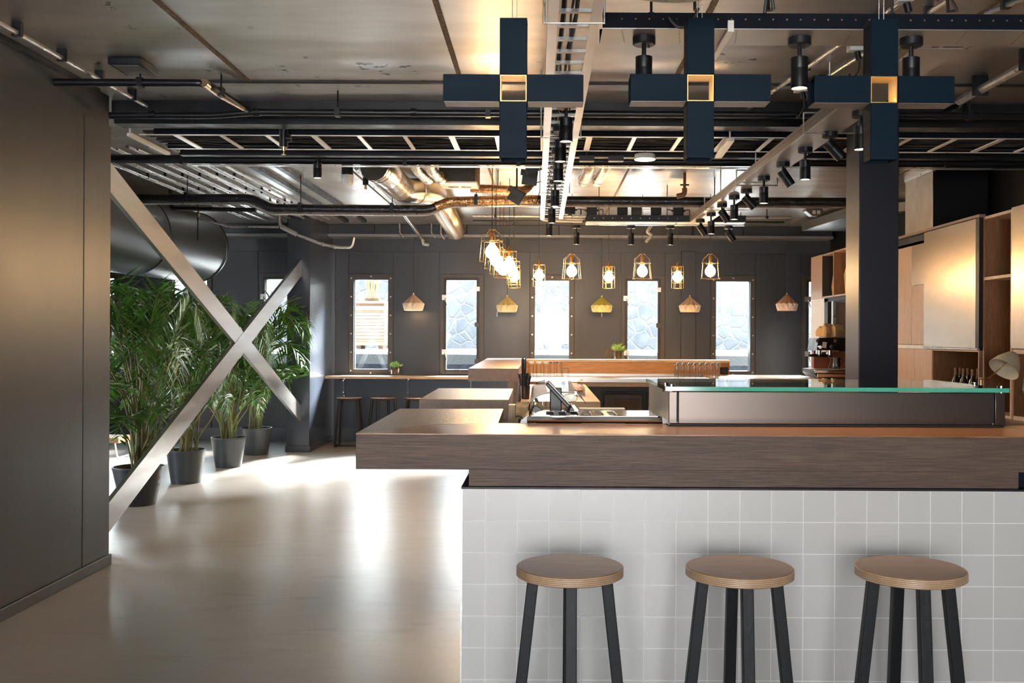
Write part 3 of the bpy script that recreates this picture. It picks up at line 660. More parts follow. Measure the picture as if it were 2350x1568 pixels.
for row, (yy, pyt, pyb) in enumerate(((10.55, 836, 868), (11.0, 834, 866), (11.45, 832, 864))):
    for q in range(8):
        px = 1552+q*13.2+row*1.5
        if px > 1652: continue
        glassware('water_glass', '%s tall glass from the left in the %s row on the steel drip edge' % (ORD[q], ('front', 'middle', 'back')[row]), px, 11.5, pyt, pyb, yy, 'water glasses in rows on the steel rear counter')
# succulents in glass pots
def succulent(lab, pxc, pyb, pyg, pyt, wpx, y, rooty):
    b0 = W(pxc, pyb, y); r = wpx/2/F*y; zg = W(pxc, pyg, y).z; zt_ = W(pxc, pyt, y).z; rr = random.Random(int(pxc))
    t = Thing('succulent', lab, 'potted plant', b0)
    t.part('glass_pot', MB().lathe([(r*.9, b0.z), (r, zg), (r*.95, zg), (r*.86, b0.z+.01)], (b0.x, y, 0), 24), m_glass)
    t.part('soil', MB().lathe([(r*.8, b0.z+.012), (r*.88, b0.z+(zg-b0.z)*.8), (r*.5, b0.z+(zg-b0.z)*.92), (.0001, b0.z+(zg-b0.z)*.95)], (b0.x, y, 0), 18), m_root)
    mb = MB(); c = Vector((b0.x, y, zg-.02))
    for i in range(46):
        an = rr.uniform(0, 6.28); el = rr.uniform(.35, 1.45); ln = (zt_-zg)*rr.uniform(.7, 1.15)
        d = Vector((math.cos(an)*math.cos(el), math.sin(an)*math.cos(el), math.sin(el))); p0 = c+Vector((d.x, d.y, 0))*r*.5
        mb.tube([p0, p0+d*ln*.5, p0+d*ln], [.006, .011, .002], 5)
    t.part('leaves', mb, m_succ)
    if rooty:
        mb = MB()
        for i in range(9):
            p0 = c+Vector((-r*.6, 0, 0)); p1_ = p0+Vector((-rr.uniform(.04, .13), rr.uniform(-.05, .05), rr.uniform(-.1, .04))); mb.tube(smooth_path([p0, p0.lerp(p1_, .5)+Vector((0, 0, .05)), p1_], .05), .004, 5)
        t.part('root', mb, m_root)
succulent('green succulent in a glass of soil on the window shelf', 907, 860, 840, 826, 24, 13.35, False)
succulent('ragged succulent with trailing roots in a glass on the backboard ledge', 1420, 825, 803, 785, 25, YR1+.1, True)
# narrow wall shelf under the windows and its stools
zs = W(850, 860, 13.5).z
sx0, sx1 = W(738, 866, 13.2).x, W(1120, 866, 13.2).x
t = Thing('window_shelf', 'long narrow pale oak shelf under the first two windows', 'shelf', ((sx0+sx1)/2, 13.2, zs))
zfr = W(850, 864, 13.22).z
t.part('board', MB().box(sx0, sx1, 13.22, YB-.03, zfr-.034, zfr), m_lightx, bevel=.003)
for px in (781, 931, 1078):
    c = W(px, 880, 13.4)
    t.part('bracket', MB().box(c.x-.012, c.x+.012, 13.62, YB-.013, zfr-.30, zfr-.034).box(c.x-.012, c.x+.012, 13.27, YB-.03, zfr-.06, zfr-.034), m_colpaint)
    mb = MB()
    for dz, dx in ((.055, .014), (.075, -.004), (.235, -.004), (.285, .01)): mb.cyl((c.x+dx, 13.612, zfr-dz), (c.x+dx, 13.62, zfr-dz), .0075, n=8)
    t.part('bolt', mb, m_chrome)
struct('trim_63', MB().box(-2.95, W(1300, 900, 13.6).x, YB-.03, YB-.012, .175, zfr-.04), plain('navy_dado', (.028, .040, .062), .38, .2, None, 3))
m_seatdark = wood('stool_seat_walnut', (.22, .10, .045), (.14, .06, .025), 'x', .4)
for i, (px, lab) in enumerate(((802, 'dark wood stool under the window shelf, nearest the steel post'), (880, 'dark wood stool under the window shelf, the middle one'), (957, 'dark wood stool under the window shelf, half hidden by the raised bar top'))):
    c = W(px, 915, 12.95); c.z = 0
    if i == 0:
        zz = W(px, 912.5, 12.95).z
        t = Thing('window_stool', lab, 'stool', (c.x, 12.95, 0), 'dark stools under the window shelf')
        t.part('seat', MB().lathe([(.0001, zz-.030), (.115, zz-.030), (.165, zz-.008), (.168, zz), (.0001, zz)], (c.x, 12.95, 0), 28), m_seatdark)
        for sx in (-1, 1):
            pts = [(c.x+sx*.115, 12.85, zz-.03), (c.x+sx*.155, 12.80, .02), (c.x+sx*.155, 13.10, .02), (c.x+sx*.115, 13.05, zz-.03)]
            t.part('leg', MB().tube(smooth_path(pts, .05), .018, 6), m_blackmat)
        t.part('footrest', MB().tube([(c.x-.155, 12.80, .03), (c.x+.155, 12.80, .03)], .012, 6), m_blackmat)
        base_stool = t.e
    else: dup(base_stool, (c.x, 12.95, 0), (PI/5.5, 0)[i-1], lab)
# ------------------------------------------------------------------ plywood bar stools in front
zs = .7705; sr = .1585; ys = 2.955
def stool(c, rot, lab):
    t = Thing('bar_stool', lab, 'stool', (0, 0, 0), 'plywood bar stools at the tiled bar')
    th = .030
    seat = t.part('seat', MB().lathe([(.0001, zs-th), (sr-.006, zs-th), (sr, zs-th+.005), (sr, zs-.005), (sr-.004, zs), (.0001, zs)], (0, 0, 0), 64), m_ply)
    mb = MB()
    for q in range(5):
        za_ = zs-th+.004+q*.0052; mb.lathe([(sr-.002, za_), (sr+.0006, za_), (sr+.0006, za_+.0024), (sr-.002, za_+.0024)], (0, 0, 0), 64)
    t.part('ply_edge', mb, plain('ply_edge_light', (.62, .44, .26), .4, 0, (.50, .32, .17), 30), 'pale glued layers on the seat edge', parent=seat)
    w = .0165
    for q in range(4):
        a = q*PI/2; d = Vector((math.cos(a), math.sin(a), 0)); p = Vector((-math.sin(a), math.cos(a), 0))
        top = d*.108+Vector((0, 0, zs-th)); bot = d*.188
        q4 = lambda c_: [c_+d*w+p*w, c_-d*w+p*w, c_-d*w-p*w, c_+d*w-p*w]
        vs_ = q4(bot)+q4(top)
        t.part('leg', MB().add(vs_, [(3, 2, 1, 0), (4, 5, 6, 7), (0, 1, 5, 4), (1, 2, 6, 5), (2, 3, 7, 6), (3, 0, 4, 7)]), m_stoolleg, bevel=.0025)
    fr = MB()
    for q in range(4):
        a = q*PI/2; b_ = a+PI/2; zz = .24; r_ = .108+(.188-.108)*(1-zz/(zs-th))
        fr.tube([(math.cos(a)*r_, math.sin(a)*r_, zz), (math.cos(b_)*r_, math.sin(b_)*r_, zz)], .010, 6)
    t.part('footrest', fr, m_stoolleg)
    t.part('seat_plate', MB().box(-.10, .10, -.012, .012, zs-th-.006, zs-th).box(-.012, .012, -.10, .10, zs-th-.006, zs-th), m_stoolleg)
    return t
m_stoolleg = plain('stool_leg_black', (.006, .007, .009), .5, 0, (.008, .009, .011), 60, bumps=.15, spec=.25)
labs = ('plywood bar stool with black legs, closest to the open end of the tiled bar', 'plywood bar stool with black legs, in the middle of the three', 'plywood bar stool with black legs, farthest from the open end of the tiled bar')
s0 = stool(None, 0, labs[0])
for i, (px, rot) in enumerate(((1308, 0), (1697, 0), (2089, -.03))):
    c = W(px, 1297.5, ys)
    if i == 0: s0.e.location = (c.x, ys, 0); s0.e.rotation_euler = (0, 0, rot)
    else: dup(s0.e, (c.x, ys, 0), rot, labs[i])
# ------------------------------------------------------------------ cabinets along the right side
XC = 3.35; XB = 3.90
def CY(px): return WX(px, 700, XC).y
def CZz(px, py): return WX(px, py, XC).z
ztop = 2.375
zf = .885; zlow = 1.375
kw = dict(bevel=.002)
# base run with its dark wood counter
t = Thing('side_counter', 'dark walnut counter run under the wall cabinets', 'counter', (3.4, 6, 0))
t.part('worktop', MB().box(2.93, XB, 4.5, 10.42, .84, .87), wood('dark_walnut_top', (.10, .05, .025), (.06, .03, .015), 'y', .3)); t.part('cabinet_body', MB().box(2.97, XB, 4.5, 10.42, 0, .84), m_oakz)
# open shelving column and the boxed niche beside it
def niche(lab, ya, yb, za, zb_, shelves=(), th=.022, inside=m_cabin, front=m_lightz, name='shelf_unit', depth=.42):
    if ya > yb: ya, yb = yb, ya
    t = Thing(name, lab, 'shelf unit', (XC, (ya+yb)/2, za))
    t.part('back_panel', MB().box(XC+depth, XC+depth+.012, ya, yb, za, zb_), inside)
    t.part('side_panel', MB().box(XC, XC+depth, ya, ya+th, za, zb_), front)
    t.part('side_panel', MB().box(XC, XC+depth, yb-th, yb, za, zb_), inside)
    t.part('top_panel', MB().box(XC, XC+depth, ya+th, yb-th, zb_-th, zb_), front)
    t.part('bottom_panel', MB().box(XC, XC+depth, ya+th, yb-th, za, za+th), front)
    for s_ in shelves: t.part('shelf', MB().box(XC, XC+depth, ya+th, yb-th, s_-th/2, s_+th/2), front)
    t.part('inner_lining', MB().box(XC+.004, XC+depth, yb-th-.004, yb-th, za+th, zb_-th), inside)
    return t
yA, yB_, yC, yD = CY(2322), CY(2256), CY(2247), CY(2127)
niche('tall open walnut shelf with one high shelf, beside the steel sliding door', yA, yB_, .872, ztop, (CZz(2290, 636),))
t = Thing('sliding_door', 'tall brushed steel sliding door on the wall cabinets', 'cabinet door', (XC, (yC+yD)/2, zlow))
t.part('panel', MB().box(XC-.028, XC-.006, yC, yD, zlow, ztop-.005), m_steelz, bevel=.002)
t.part('edge_frame', MB().box(XC-.03, XC+.01, yC-.065, yC-.003, zlow, ztop-.005), m_black)
t.part('bottom_rail', MB().box(XC-.026, XC-.004, yC-.03, yD, zlow-.014, zlow-.002), m_galv)
t.part('top_rail', MB().box(XC-.03, XC+.02, yC-.06, CY(2050), ztop, ztop+.022), m_oakz)
yE = CY(2040); yF_ = CY(2092)
t = Thing('wall_cabinet', 'pale oak wall cabinet between the dark post and the steel door', 'cabinet', (XC, (yD+yE)/2, zlow))
t.part('body', MB().box(XC+.01, XB, yC, yE, zlow, ztop-.06), m_cabin)
t.part('door', MB().box(XC, XC+.01, yF_+.003, yE, zlow+.02, ztop-.09), m_lightz)
t.part('door', MB().box(XC, XC+.01, yD-.2, yF_-.003, zlow+.02, CZz(2110, 655)), m_lightz)
t.part('steel_panel', MB().box(XC-.002, XC+.01, yD-.2, yF_-.003, CZz(2110, 655)+.006, ztop-.09), m_steelz, 'dark steel upper panel')
t.part('valance', MB().box(XC-.004, XC+.01, yD-.2, yE, zlow-.02, zlow+.014), m_whitepl)
t.part('top_gap', MB().box(XC+.01, XC+.03, yD-.2, yE, ztop-.085, ztop-.005), m_black)
yG = CY(2140.5)
niche('dark walnut niche with wine bottles and glasses under the steel door', yC, yG, .872, zlow-.018, (), .012)
t = Thing('base_cabinet', 'pale oak two-panel cabinet front behind the dark post', 'cabinet', (XC, (yG+yE)/2, .87))
t.part('body', MB().box(XC+.012, XB, yG+.002, yE, .872, zlow-.022), m_cabin)
for a, c in ((yG+.002, CY(2101)-.002), (CY(2101)+.002, yE)): t.part('door', MB().box(XC-.004, XC+.012, a, c, .872, zlow-.022), m_lightz)
t = Thing('wall_cabinet', 'brushed steel fronted wall cabinet at the right edge, over the wine glass niche', 'cabinet', (XC, 6.4, zlow))
t.part('body', MB().box(XC+.01, XB, 5.6, yA-.004, zlow, ztop), m_cabin); t.part('door', MB().box(XC-.008, XC+.01, 5.6, yA-.006, zlow+.004, ztop+.01), m_steelz, bevel=.002)
niche('walnut niche with tall wine glasses at the right edge of the picture', 5.7, yA-.002, .872, zlow-.002, (), .03)
# far end: white panel, black framed opening and the bag shelf
yH, yI, yJ, yK = CY(1861), CY(1886.5), CY(1912), CY(1945)
zb0 = CZz(1900, 683)
t = Thing('end_panel', 'white panel at the far end of the cabinets beside the last window', 'cabinet panel', (XC, (yH+yI)/2, .93))
t.part('upper_panel', MB().box(XC, XB-.05, yI+.004, yH, zb0, CZz(1874, 588)), m_lightz); t.part('lower_panel', MB().box(XC, XB-.06, yI-.094, yH-.02, .901, zb0-.002), m_white)
niche('small open shelf box holding two brown paper bags', yJ-.01, yI, zb0, CZz(1900, 581), (), .018, m_blackmat, m_lightz)
niche('open walnut shelf box beside the dark post, holding a brown paper bag', yK, yJ-.014, zb0, CZz(1925, 573), (), .018, m_cabin, m_lightz)
t = Thing('equipment_cabinet', 'black open cabinet frame behind the coffee machine', 'cabinet', (XC, (yK+yI)/2, .93))
t.part('back_panel', MB().box(XB-.1, XB-.06, yK, yI-.1, .90, zb0-.01), m_black)
t.part('frame', MB().box(XC, XC+.03, yI-.24, yI-.1, .901, zb0-.012).box(XC, XC+.03, yK, yI-.1, zb0-.05, zb0-.004), m_blackmat)
t.part('post', MB().box(XC-.005, XC+.03, CY(1911)-.03, CY(1911)+.03, .90, zb0-.05), m_galv)
t.part('side_panel', MB().box(XC+.03, XB-.1, yI-.14, yI-.1, .90, zb0-.05), m_oakz)
t.part('plinth', MB().box(XC-.3, XB-.06, 10.43, yH-.02, 0, .899), m_oakz)
# paper bags
def paper_bag(lab, x, y, z0_, w_, d_, h_, seed, group, rot=0, fold=True):
    rr = random.Random(seed); t = Thing('coffee_bag', lab, 'paper bag', (x, y, z0_), group)
    prof = [(0, 1, 1), (.25, 1.06, 1.08), (.5, 1.0, 1.05), (.7, .9, .8), (.86, .8, .35), (.93, .8, .12), (1, .8, .08)]
    rows = []
    for f_, sw, sd in prof:
        ring = []
        for j in range(10):
            a = 2*PI*j/10+PI/10; cx_ = math.copysign(abs(math.cos(a))**.5, math.cos(a)); cy_ = math.copysign(abs(math.sin(a))**.5, math.sin(a))
            p = Vector((cx_*w_/2*sw*(1+rr.uniform(-.07, .07)), cy_*d_/2*sd*(1+rr.uniform(-.07, .07)), h_*f_+rr.uniform(-.01, .01)*h_))
            if f_ > .8: p.x += .12*w_*(f_-.8)*5
            p = Matrix.Rotation(rot, 3, 'Z') @ p; ring.append(Vector((x, y, z0_))+p)
        ring_min = min(v.z for v in ring)
        if f_ == 0:
            for v in ring: v.z = z0_
        rows.append(ring)
    mb = MB(); n = 10
    mb.add([v for r_ in rows for v in r_], [(i*n+j, i*n+(j+1) % n, (i+1)*n+(j+1) % n, (i+1)*n+j) for i in range(len(rows)-1) for j in range(n)]+[tuple(range(n-1, -1, -1)), tuple((len(rows)-1)*n+j for j in range(n))])
    t.part('bag', mb, m_paper, sharp=12)
    tp = rows[-1][0]; c = sum((v for v in rows[-1]), Vector())/n
    t.part('folded_top', MB().obox(c+Vector((0, 0, -.012*h_*4)), (w_*.8, .02, h_*.12), (0, 0, rot)), m_paper)
    return t
zb_ = zb0+.021
paper_bag('tall brown paper coffee bag in the black-lined shelf box', XC+.16, CY(1898)+.03, zb_, .20, .17, .42, 5, 'paper bags on the high shelf', 1.2)
paper_bag('tall brown paper coffee bag with a folded neck in the walnut shelf box', XC+.16, CY(1926)+.0, zb_, .22, .17, .45, 9, 'paper bags on the high shelf', 1.0)
# ------------------------------------------------------------------ coffee machine
my = 10.75
def E(px, py, y=my): return W(px, py, y)
zc2 = .9005
t = Thing('espresso_machine', 'chrome and black espresso machine on the far counter beside the dark post', 'coffee machine', (E(1915, 880).x, my, zc2))
x0, x1 = E(1866, 860).x, E(1960, 860).x
bz0, bz1 = E(1890, 868).z, E(1890, 848).z
prof = [Vector((x0, my-.05, bz1)), Vector((x0+.005, my-.05, bz0+.05)), Vector((x0+.05, my-.05, bz0)), Vector((x1, my-.05, bz0)), Vector((x1, my-.05, bz1))]
t.part('drip_base', MB().prism([v+Vector((0, .02, 0)) for v in prof], (0, .5, 0)), m_black, bevel=.006)
t.part('drip_front', MB().box(x0, x1, my-.06, my-.03, bz0+.055, bz1-.004), m_chrome, bevel=.006)
t.part('copper_lip', MB().box(x0+.03, x1, my-.055, my-.03, bz0+.005, bz0+.05), plain('copper_trim', (.75, .42, .25), .25, .9), bevel=.01)
t.part('drip_grille', MB().box(x0+.02, x1, my-.03, my+.4, bz1-.003, bz1+.004), m_galv)
t.part('backplate', MB().box(E(1885, 830).x, x1, my+.30, my+.40, bz1, E(1890, 808).z+.1), plain('red_brown_backplate', (.28, .07, .035), .4))
hz0, hz1 = E(1890, 806).z, E(1890, 776).z
h = [Vector((E(1873, 806).x, my-.02, hz0)), Vector((x1, my-.02, hz0)), Vector((x1, my+.06, hz1)), Vector((E(1882, 776).x, my+.06, hz1))]
t.part('head', MB().prism(h, (0, .38, 0)), m_black, bevel=.004)
t.part('head_lip', MB().box(E(1872, 806).x, E(1923, 806).x, my-.05, my-.02, hz0-.012, hz0+.012), m_chrome, bevel=.004)
t.part('top_rail', MB().box(E(1880, 776).x, E(1940, 776).x, my+.0, my+.03, hz1, hz1+.016), m_chrome, bevel=.004)
for px, py in ((1876, 782), (1917, 783), (1907, 796)):
    c = E(px, py, my-.04); t.part('knob', MB().cyl(c, c+Vector((.05, .03, -.01)), .022, n=14).cyl(c-Vector((.008, .005, 0)), c, .014, n=12), m_blackmat)
for px in (1882.5, ):
    c = E(px, 797, my-.03); t.part('gauge', MB().cyl(c, c+Vector((0, .03, 0)), .018, n=16), m_chrome)
t.part('badge', MB().obox(E(1892, 792, my-.012), (.045, .006, .065), (0, .12, 0)), m_whitepl)
for px in (1879, 1903):
    c = E(px, 815, my-.03); t.part('group_head', MB().cyl(c, c+Vector((0, 0, .05)), .032, n=16), m_chrome)
    q = c+Vector((-.13, -.10, -.005)) if px < 1890 else c+Vector((-.12, -.05, -.01))
    t.part('portafilter', MB().cyl(c-Vector((0, 0, .02)), c, .034, n=16).tube([c-Vector((0, 0, .01)), c.lerp(q, .35), q], [.01, .017, .013], 8), m_blackmat)
c = E(1906, 818, my-.03); t.part('steam_wand', MB().tube(smooth_path([c, c+Vector((.0, -.02, -.05)), c+Vector((-.03, -.03, -.13))], .02), .007, 8), m_chrome)
for px in (1874, 1933): t.part('foot', MB().cyl((E(px+8, 880).x, my+.03, zc2), (E(px+8, 880).x, my+.03, bz0), .022, n=12), m_black)
t.part('cup_lid', MB().cyl((E(1879, 875).x, my-.12, zc2), (E(1879, 875).x, my-.12, bz0-.005), .038, n=14), m_orange)
zt3 = hz1+.017
for q, (px, dy2, s) in enumerate(((1884, .1, .8), (1896, .05, 1), (1907, .16, .95), (1917, .05, .95), (1928, .14, .9))):
    c = E(px, 776, my+dy2)
    paper_bag('short brown paper bag lying on the coffee machine, %s from the window end' % ORD[q], c.x+.02, my+.08+dy2, zt3, .10*s, .10, .14*s, 20+q, 'brown bags on top of the coffee machine', .5)
c = E(1923, 832, my-.02)
t = Thing('milk_jug', 'pale blue glass jug standing on the coffee machine drip tray', 'jug', (c.x, my+.05, bz1+.006))
r_ = .045; t.part('body', MB().lathe([(r_*.8, bz1+.006), (r_, bz1+.03), (r_*.85, bz1+.11), (r_, bz1+.13), (r_*.9, bz1+.13), (r_*.75, bz1+.11), (r_*.9, bz1+.03), (.0001, bz1+.012)], (c.x, my+.05, 0), 18), glass('jug_glass', (.72, .80, .88), .2))
t.part('handle', MB().tube(smooth_path([(c.x+r_*.8, my+.05, bz1+.11), (c.x+r_+.04, my+.05, bz1+.10), (c.x+r_*.9, my+.05, bz1+.035)], .03), .005, 6), glass('jug_handle_glass', (.72, .80, .88), .2))
a = W(1797, 866, 11.2)
t = Thing('paper_sheet', 'white folded menu sheet lying on the far counter', 'paper', (a.x, 11.3, zr))
a, c = W(1797, 866, 11.3), W(1858, 866, 11.3)
t.part('page', MB().prism([Vector((a.x, 10.7, zr+.001)), Vector((c.x, 10.7, zr+.001)), Vector((c.x, 11.7, zr+.001)), Vector((a.x-.05, 11.7, zr+.001))], (0, 0, .004)), m_white)
# ------------------------------------------------------------------ bottles and wine glasses in the niches
m_bottle = plain('dark_green_bottle', (.008, .012, .006), .10, 0, None, 9, spec=.7)
m_label = plain('cream_label', (.72, .58, .42), .6); m_caps = plain('brown_capsule', (.16, .07, .035), .35, .3)
zfl = .8855
def bottle(lab, x, y):
    t = Thing('wine_bottle', lab, 'bottle', (x, y, zfl), 'wine bottles in the niche under the steel door'); r = .037
    t.part('body', MB().lathe([(.0001, zfl), (r, zfl), (r, zfl+.19), (r*.75, zfl+.225), (.014, zfl+.25), (.013, zfl+.315), (.0001, zfl+.315)], (x, y, 0), 20), m_bottle)
    t.part('capsule', MB().lathe([(.0150, zfl+.262), (.0155, zfl+.318), (.0001, zfl+.319)], (x, y, 0), 16), m_caps)
    t.part('label', MB().lathe([(r+.0006, zfl+.05), (r+.0006, zfl+.14)], (x, y, 0), 20, None, 0, 2*PI), m_label)
for q, (px, dx) in enumerate(((2194, .08), (2204, .17), (2212, .08), (2222, .18), (2233, .09), (2245, .19))):
    p = WX(px, 850, XC+dx); bottle('dark wine bottle in the niche under the steel door, %s from the post side' % ORD[q], XC+dx, min(max(p.y, yC+.06), yG-.06))
def wineglass(lab, x, y, h, r, group):
    t = Thing('wine_glass', lab, 'wine glass', (x, y, zfl), group)
    t.part('bowl', MB().lathe([(.004, zfl+h*.48), (r*.8, zfl+h*.58), (r, zfl+h*.68), (r*.72, zfl+h), (r*.69, zfl+h), (r*.94, zfl+h*.68), (.003, zfl+h*.5)], (x, y, 0), 20), m_tumbler)
    t.part('stem', MB().lathe([(.0035, zfl+.006), (.0035, zfl+h*.48)], (x, y, 0), 8), m_glass)
    t.part('foot', MB().lathe([(.0001, zfl), (.032, zfl), (.032, zfl+.002), (.004, zfl+.007)], (x, y, 0), 18), m_glass)
for q, (px, dx) in enumerate(((2154, .06), (2164, .06), (2174, .06), (2182, .13))):
    p = WX(px, 850, XC+dx); wineglass('stemmed glass in the bottle niche, %s from the dark post' % ORD[q], XC+dx, p.y, .20, .036, 'wine glasses beside the bottles')
p = WX(2243, 865, XC-.10)
for q, (px, dx) in enumerate(((2339, .055), (2348, .15), (2358, .06))):
    p = WX(px, 900, XC+dx); zfl = .9035; wineglass('tall wine glass in the niche at the right edge, %s from the shelf side' % ORD[q], XC+dx, p.y, .26, .040, 'tall wine glasses at the right edge')
# desk lamp with a beige shade on a bent arm
t = Thing('desk_lamp', 'desk lamp with a beige cone shade on a thin bent brass arm', 'lamp', W(2262, 870, 7.2))
a = WX(2312, 836, 3.2); d = Vector((-.55, -.25, -.62)).normalized(); rotm = d.to_track_quat('-Z', 'Y').to_matrix().to_4x4()
t.part('shade', MB().lathe([(.020, .0), (.045, -.02), (.085, -.09), (.105, -.15), (.101, -.15), (.08, -.09), (.04, -.022)], (0, 0, 0), 28, rotm).xf(Matrix.Translation(a-d*.10)), plain('beige_lamp_shade', (.66, .58, .42), .5))
g = a-d*.05
arm = [g, WX(2300, 842, 3.2), WX(2285, 855, 3.15), WX(2270, 868, 3.1), WX(2252, 869, 3.05)]
t.part('arm', MB().tube(smooth_path(arm, .06), .005, 8), m_brass)
bb = arm[-1]; t.part('joint', MB().cyl(bb-Vector((.012, 0, 0)), bb+Vector((.012, 0, 0)), .01, n=10), m_brass)
t.part('post', MB().cyl((bb.x, bb.y, .872), bb, .006, n=10), m_brass); t.part('foot', MB().lathe([(.0001, .871), (.055, .871), (.055, .884), (.0001, .886)], (bb.x, bb.y, 0), 24), m_brass)
# steel extract duct above the cabinets
y0, y1 = WX(2141, 460, 3.42).y, WX(2078, 460, 3.42).y
t = Thing('extract_duct', 'square brown-grey steel extract duct above the wall cabinets', 'duct', (3.6, (y0+y1)/2, ztop))
t.part('casing', MB().box(3.424, XB, y0, y1, ztop+.03, CZ), m_rwall)
t.part('side_sheet', MB().box(3.418, 3.424, y0, y1, ztop+.03, CZ-.03), plain('extract_steel', (.36, .31, .26), .42, .85, (.30, .26, .22), 4, rvar=.06), bevel=.003)
t.part('flange', MB().box(3.41, 3.44, y0-.01, y1+.01, CZ-.03, CZ-.001), m_galv)
# low bench seen at the partition edge
bb = W(262, 1022, 11.5)
t = Thing('low_bench', 'low wooden bench in the palm room, just past the partition', 'bench', (bb.x-.45, 11.7, 0))
t.part('seat', MB().box(bb.x-.9, bb.x+.05, 11.5, 11.9, .19, .25), wood('bench_wood', (.40, .20, .09), (.28, .13, .055), 'x'))
for sx in (-.85, 0.0): t.part('leg', MB().tube(smooth_path([(bb.x+sx, 11.52, .19), (bb.x+sx+.03, 11.52, .015), (bb.x+sx+.03, 11.88, .015), (bb.x+sx, 11.88, .19)], .05), .010, 8), m_white)
# the X brace between the partition and the far post
xb = -3.03; YB0, YB1 = 6.4, 12.35
bw = .205
za0 = W(250, 424, YB0).z; 
t = Thing('cross_brace', 'big steel X brace of flat bars in front of the palms', 'brace', (xb, 9.4, 0))
def bar(y0_, zc0, y1_, zc1, dx0, dx1, w):
    v = Vector((0, y1_-y0_, zc1-zc0)); 
    poly = [Vector((xb+dx0, y0_, zc0-w/2)), Vector((xb+dx0, y1_, zc1-w/2)), Vector((xb+dx0, y1_, zc1+w/2)), Vector((xb+dx0, y0_, zc0+w/2))]
    return MB().prism(poly, (dx1-dx0, 0, 0))
def on(px, py): p = WX(px, py, xb); return p.y, p.z
def line(pa, pb, y):
    (y0_, z0_), (y1_, z1_) = on(*pa), on(*pb); return z0_+(z1_-z0_)*(y-y0_)/(y1_-y0_)
dn = ((300, 478), (650, 908)); up = ((300, 1108), (640, 672))
t.part('bar', bar(YB0, line(*dn, YB0), YB1, line(*dn, YB1), 0, .035, bw), m_brace)
mid = (line(*dn, YB0)-line(*up, YB0))/((line(*up, YB1)-line(*up, YB0)-(line(*dn, YB1)-line(*dn, YB0)))/(YB1-YB0))+YB0
t.part('bar', bar(YB0, line(*up, YB0), YB1, line(*up, YB1), .003, .038, bw), m_brace)
zm = line(*dn, mid)
t.part('gusset', MB().prism([Vector((xb-.01, mid-.35, zm)), Vector((xb-.01, mid, zm-.16)), Vector((xb-.01, mid+.35, zm)), Vector((xb-.01, mid, zm+.16))], (.012, 0, 0)), m_brace)
# ------------------------------------------------------------------ cross lamps over the bar
yc = 3.27
def cross(pxc, pyc, lab, first=None):
    c = W(pxc, pyc, yc); a = 31/F*yc; Lh = 161/F*yc; d = .082; th = .0035
    if first: return dup(first, c, 0, lab)
    t = Thing('cross_lamp', lab, 'pendant lamp', c, 'blue-black cross lamps above the bar')
    e = Matrix.Translation(c)
    def tubebox(x0, x1, z0, z1, open_axis):
        mb = MB()
        if open_axis == 'z':
            mb.box(x0, x1, 0, th, z0, z1).box(x0, x1, d-th, d, z0, z1).box(x0, x0+th, th, d-th, z0, z1).box(x1-th, x1, th, d-th, z0, z1)
        else:
            mb.box(x0, x1, 0, th, z0, z1).box(x0, x1, d-th, d, z0, z1).box(x0, x1, th, d-th, z0, z0+th).box(x0, x1, th, d-th, z1-th, z1)
        return mb.xf(e)
    for nm, args in (('upper_arm', (-a, a, a+.001, Lh, 'z')), ('lower_arm', (-a, a, -Lh, -a-.001, 'z')), ('side_arm', (-Lh, -a-.001, -a, a, 'x')), ('side_arm', (a+.001, Lh, -a, a, 'x'))):
        t.part(nm, tubebox(*args), m_cross, bevel=.0012)
    g = MB().box(-a+.001, a-.001, .004, d-.001, a-.004, a-.001).box(-a+.001, a-.001, .004, d-.001, -a+.001, -a+.004).box(-a+.001, -a+.004, .004, d-.001, -a+.004, a-.004).box(a-.004, a-.001, .004, d-.001, -a+.004, a-.004)
    t.part('gold_core', g.xf(e), m_gold, 'gold lined square core')
    for sx in (-1, 1): t.part('arm_underside', MB().box(sx*(a+.003), sx*(Lh-.002), .002, d-.002, -a-.0012, -a-.0002).xf(e), m_crossedge)
    t.part('suspension_wire', MB().cyl((-.006, d/2, Lh-.02), (-.006, d/2, CZ-c.z), .0011, n=6).cyl((.010, d/2, Lh-.02), (.010, d/2, CZ-c.z), .0011, n=6).xf(e), m_galv)
    t.part('wire_bridge', MB().box(-a+th, a-th, d/2-.004, d/2+.004, Lh-.03, Lh-.02).xf(e), m_galv)
    pl_ = bpy.data.lights.new('cross_glow', 'POINT'); pl_.energy = .15; pl_.color = (1, .68, .32); pl_.shadow_soft_size = .012
    o = bpy.data.objects.new('cross_glow', pl_); o.location = (0, d/2, -a+.016); o.parent = t.e; COL.objects.link(o)
    return t.e
k0 = cross(1178, 201.5, 'blue-black cross lamp beside the white cable ladder')
cross(1608, 201, 'blue-black cross lamp in the middle of the three', k0)
cross(2030, 205, 'blue-black cross lamp in front of the dark post', k0)
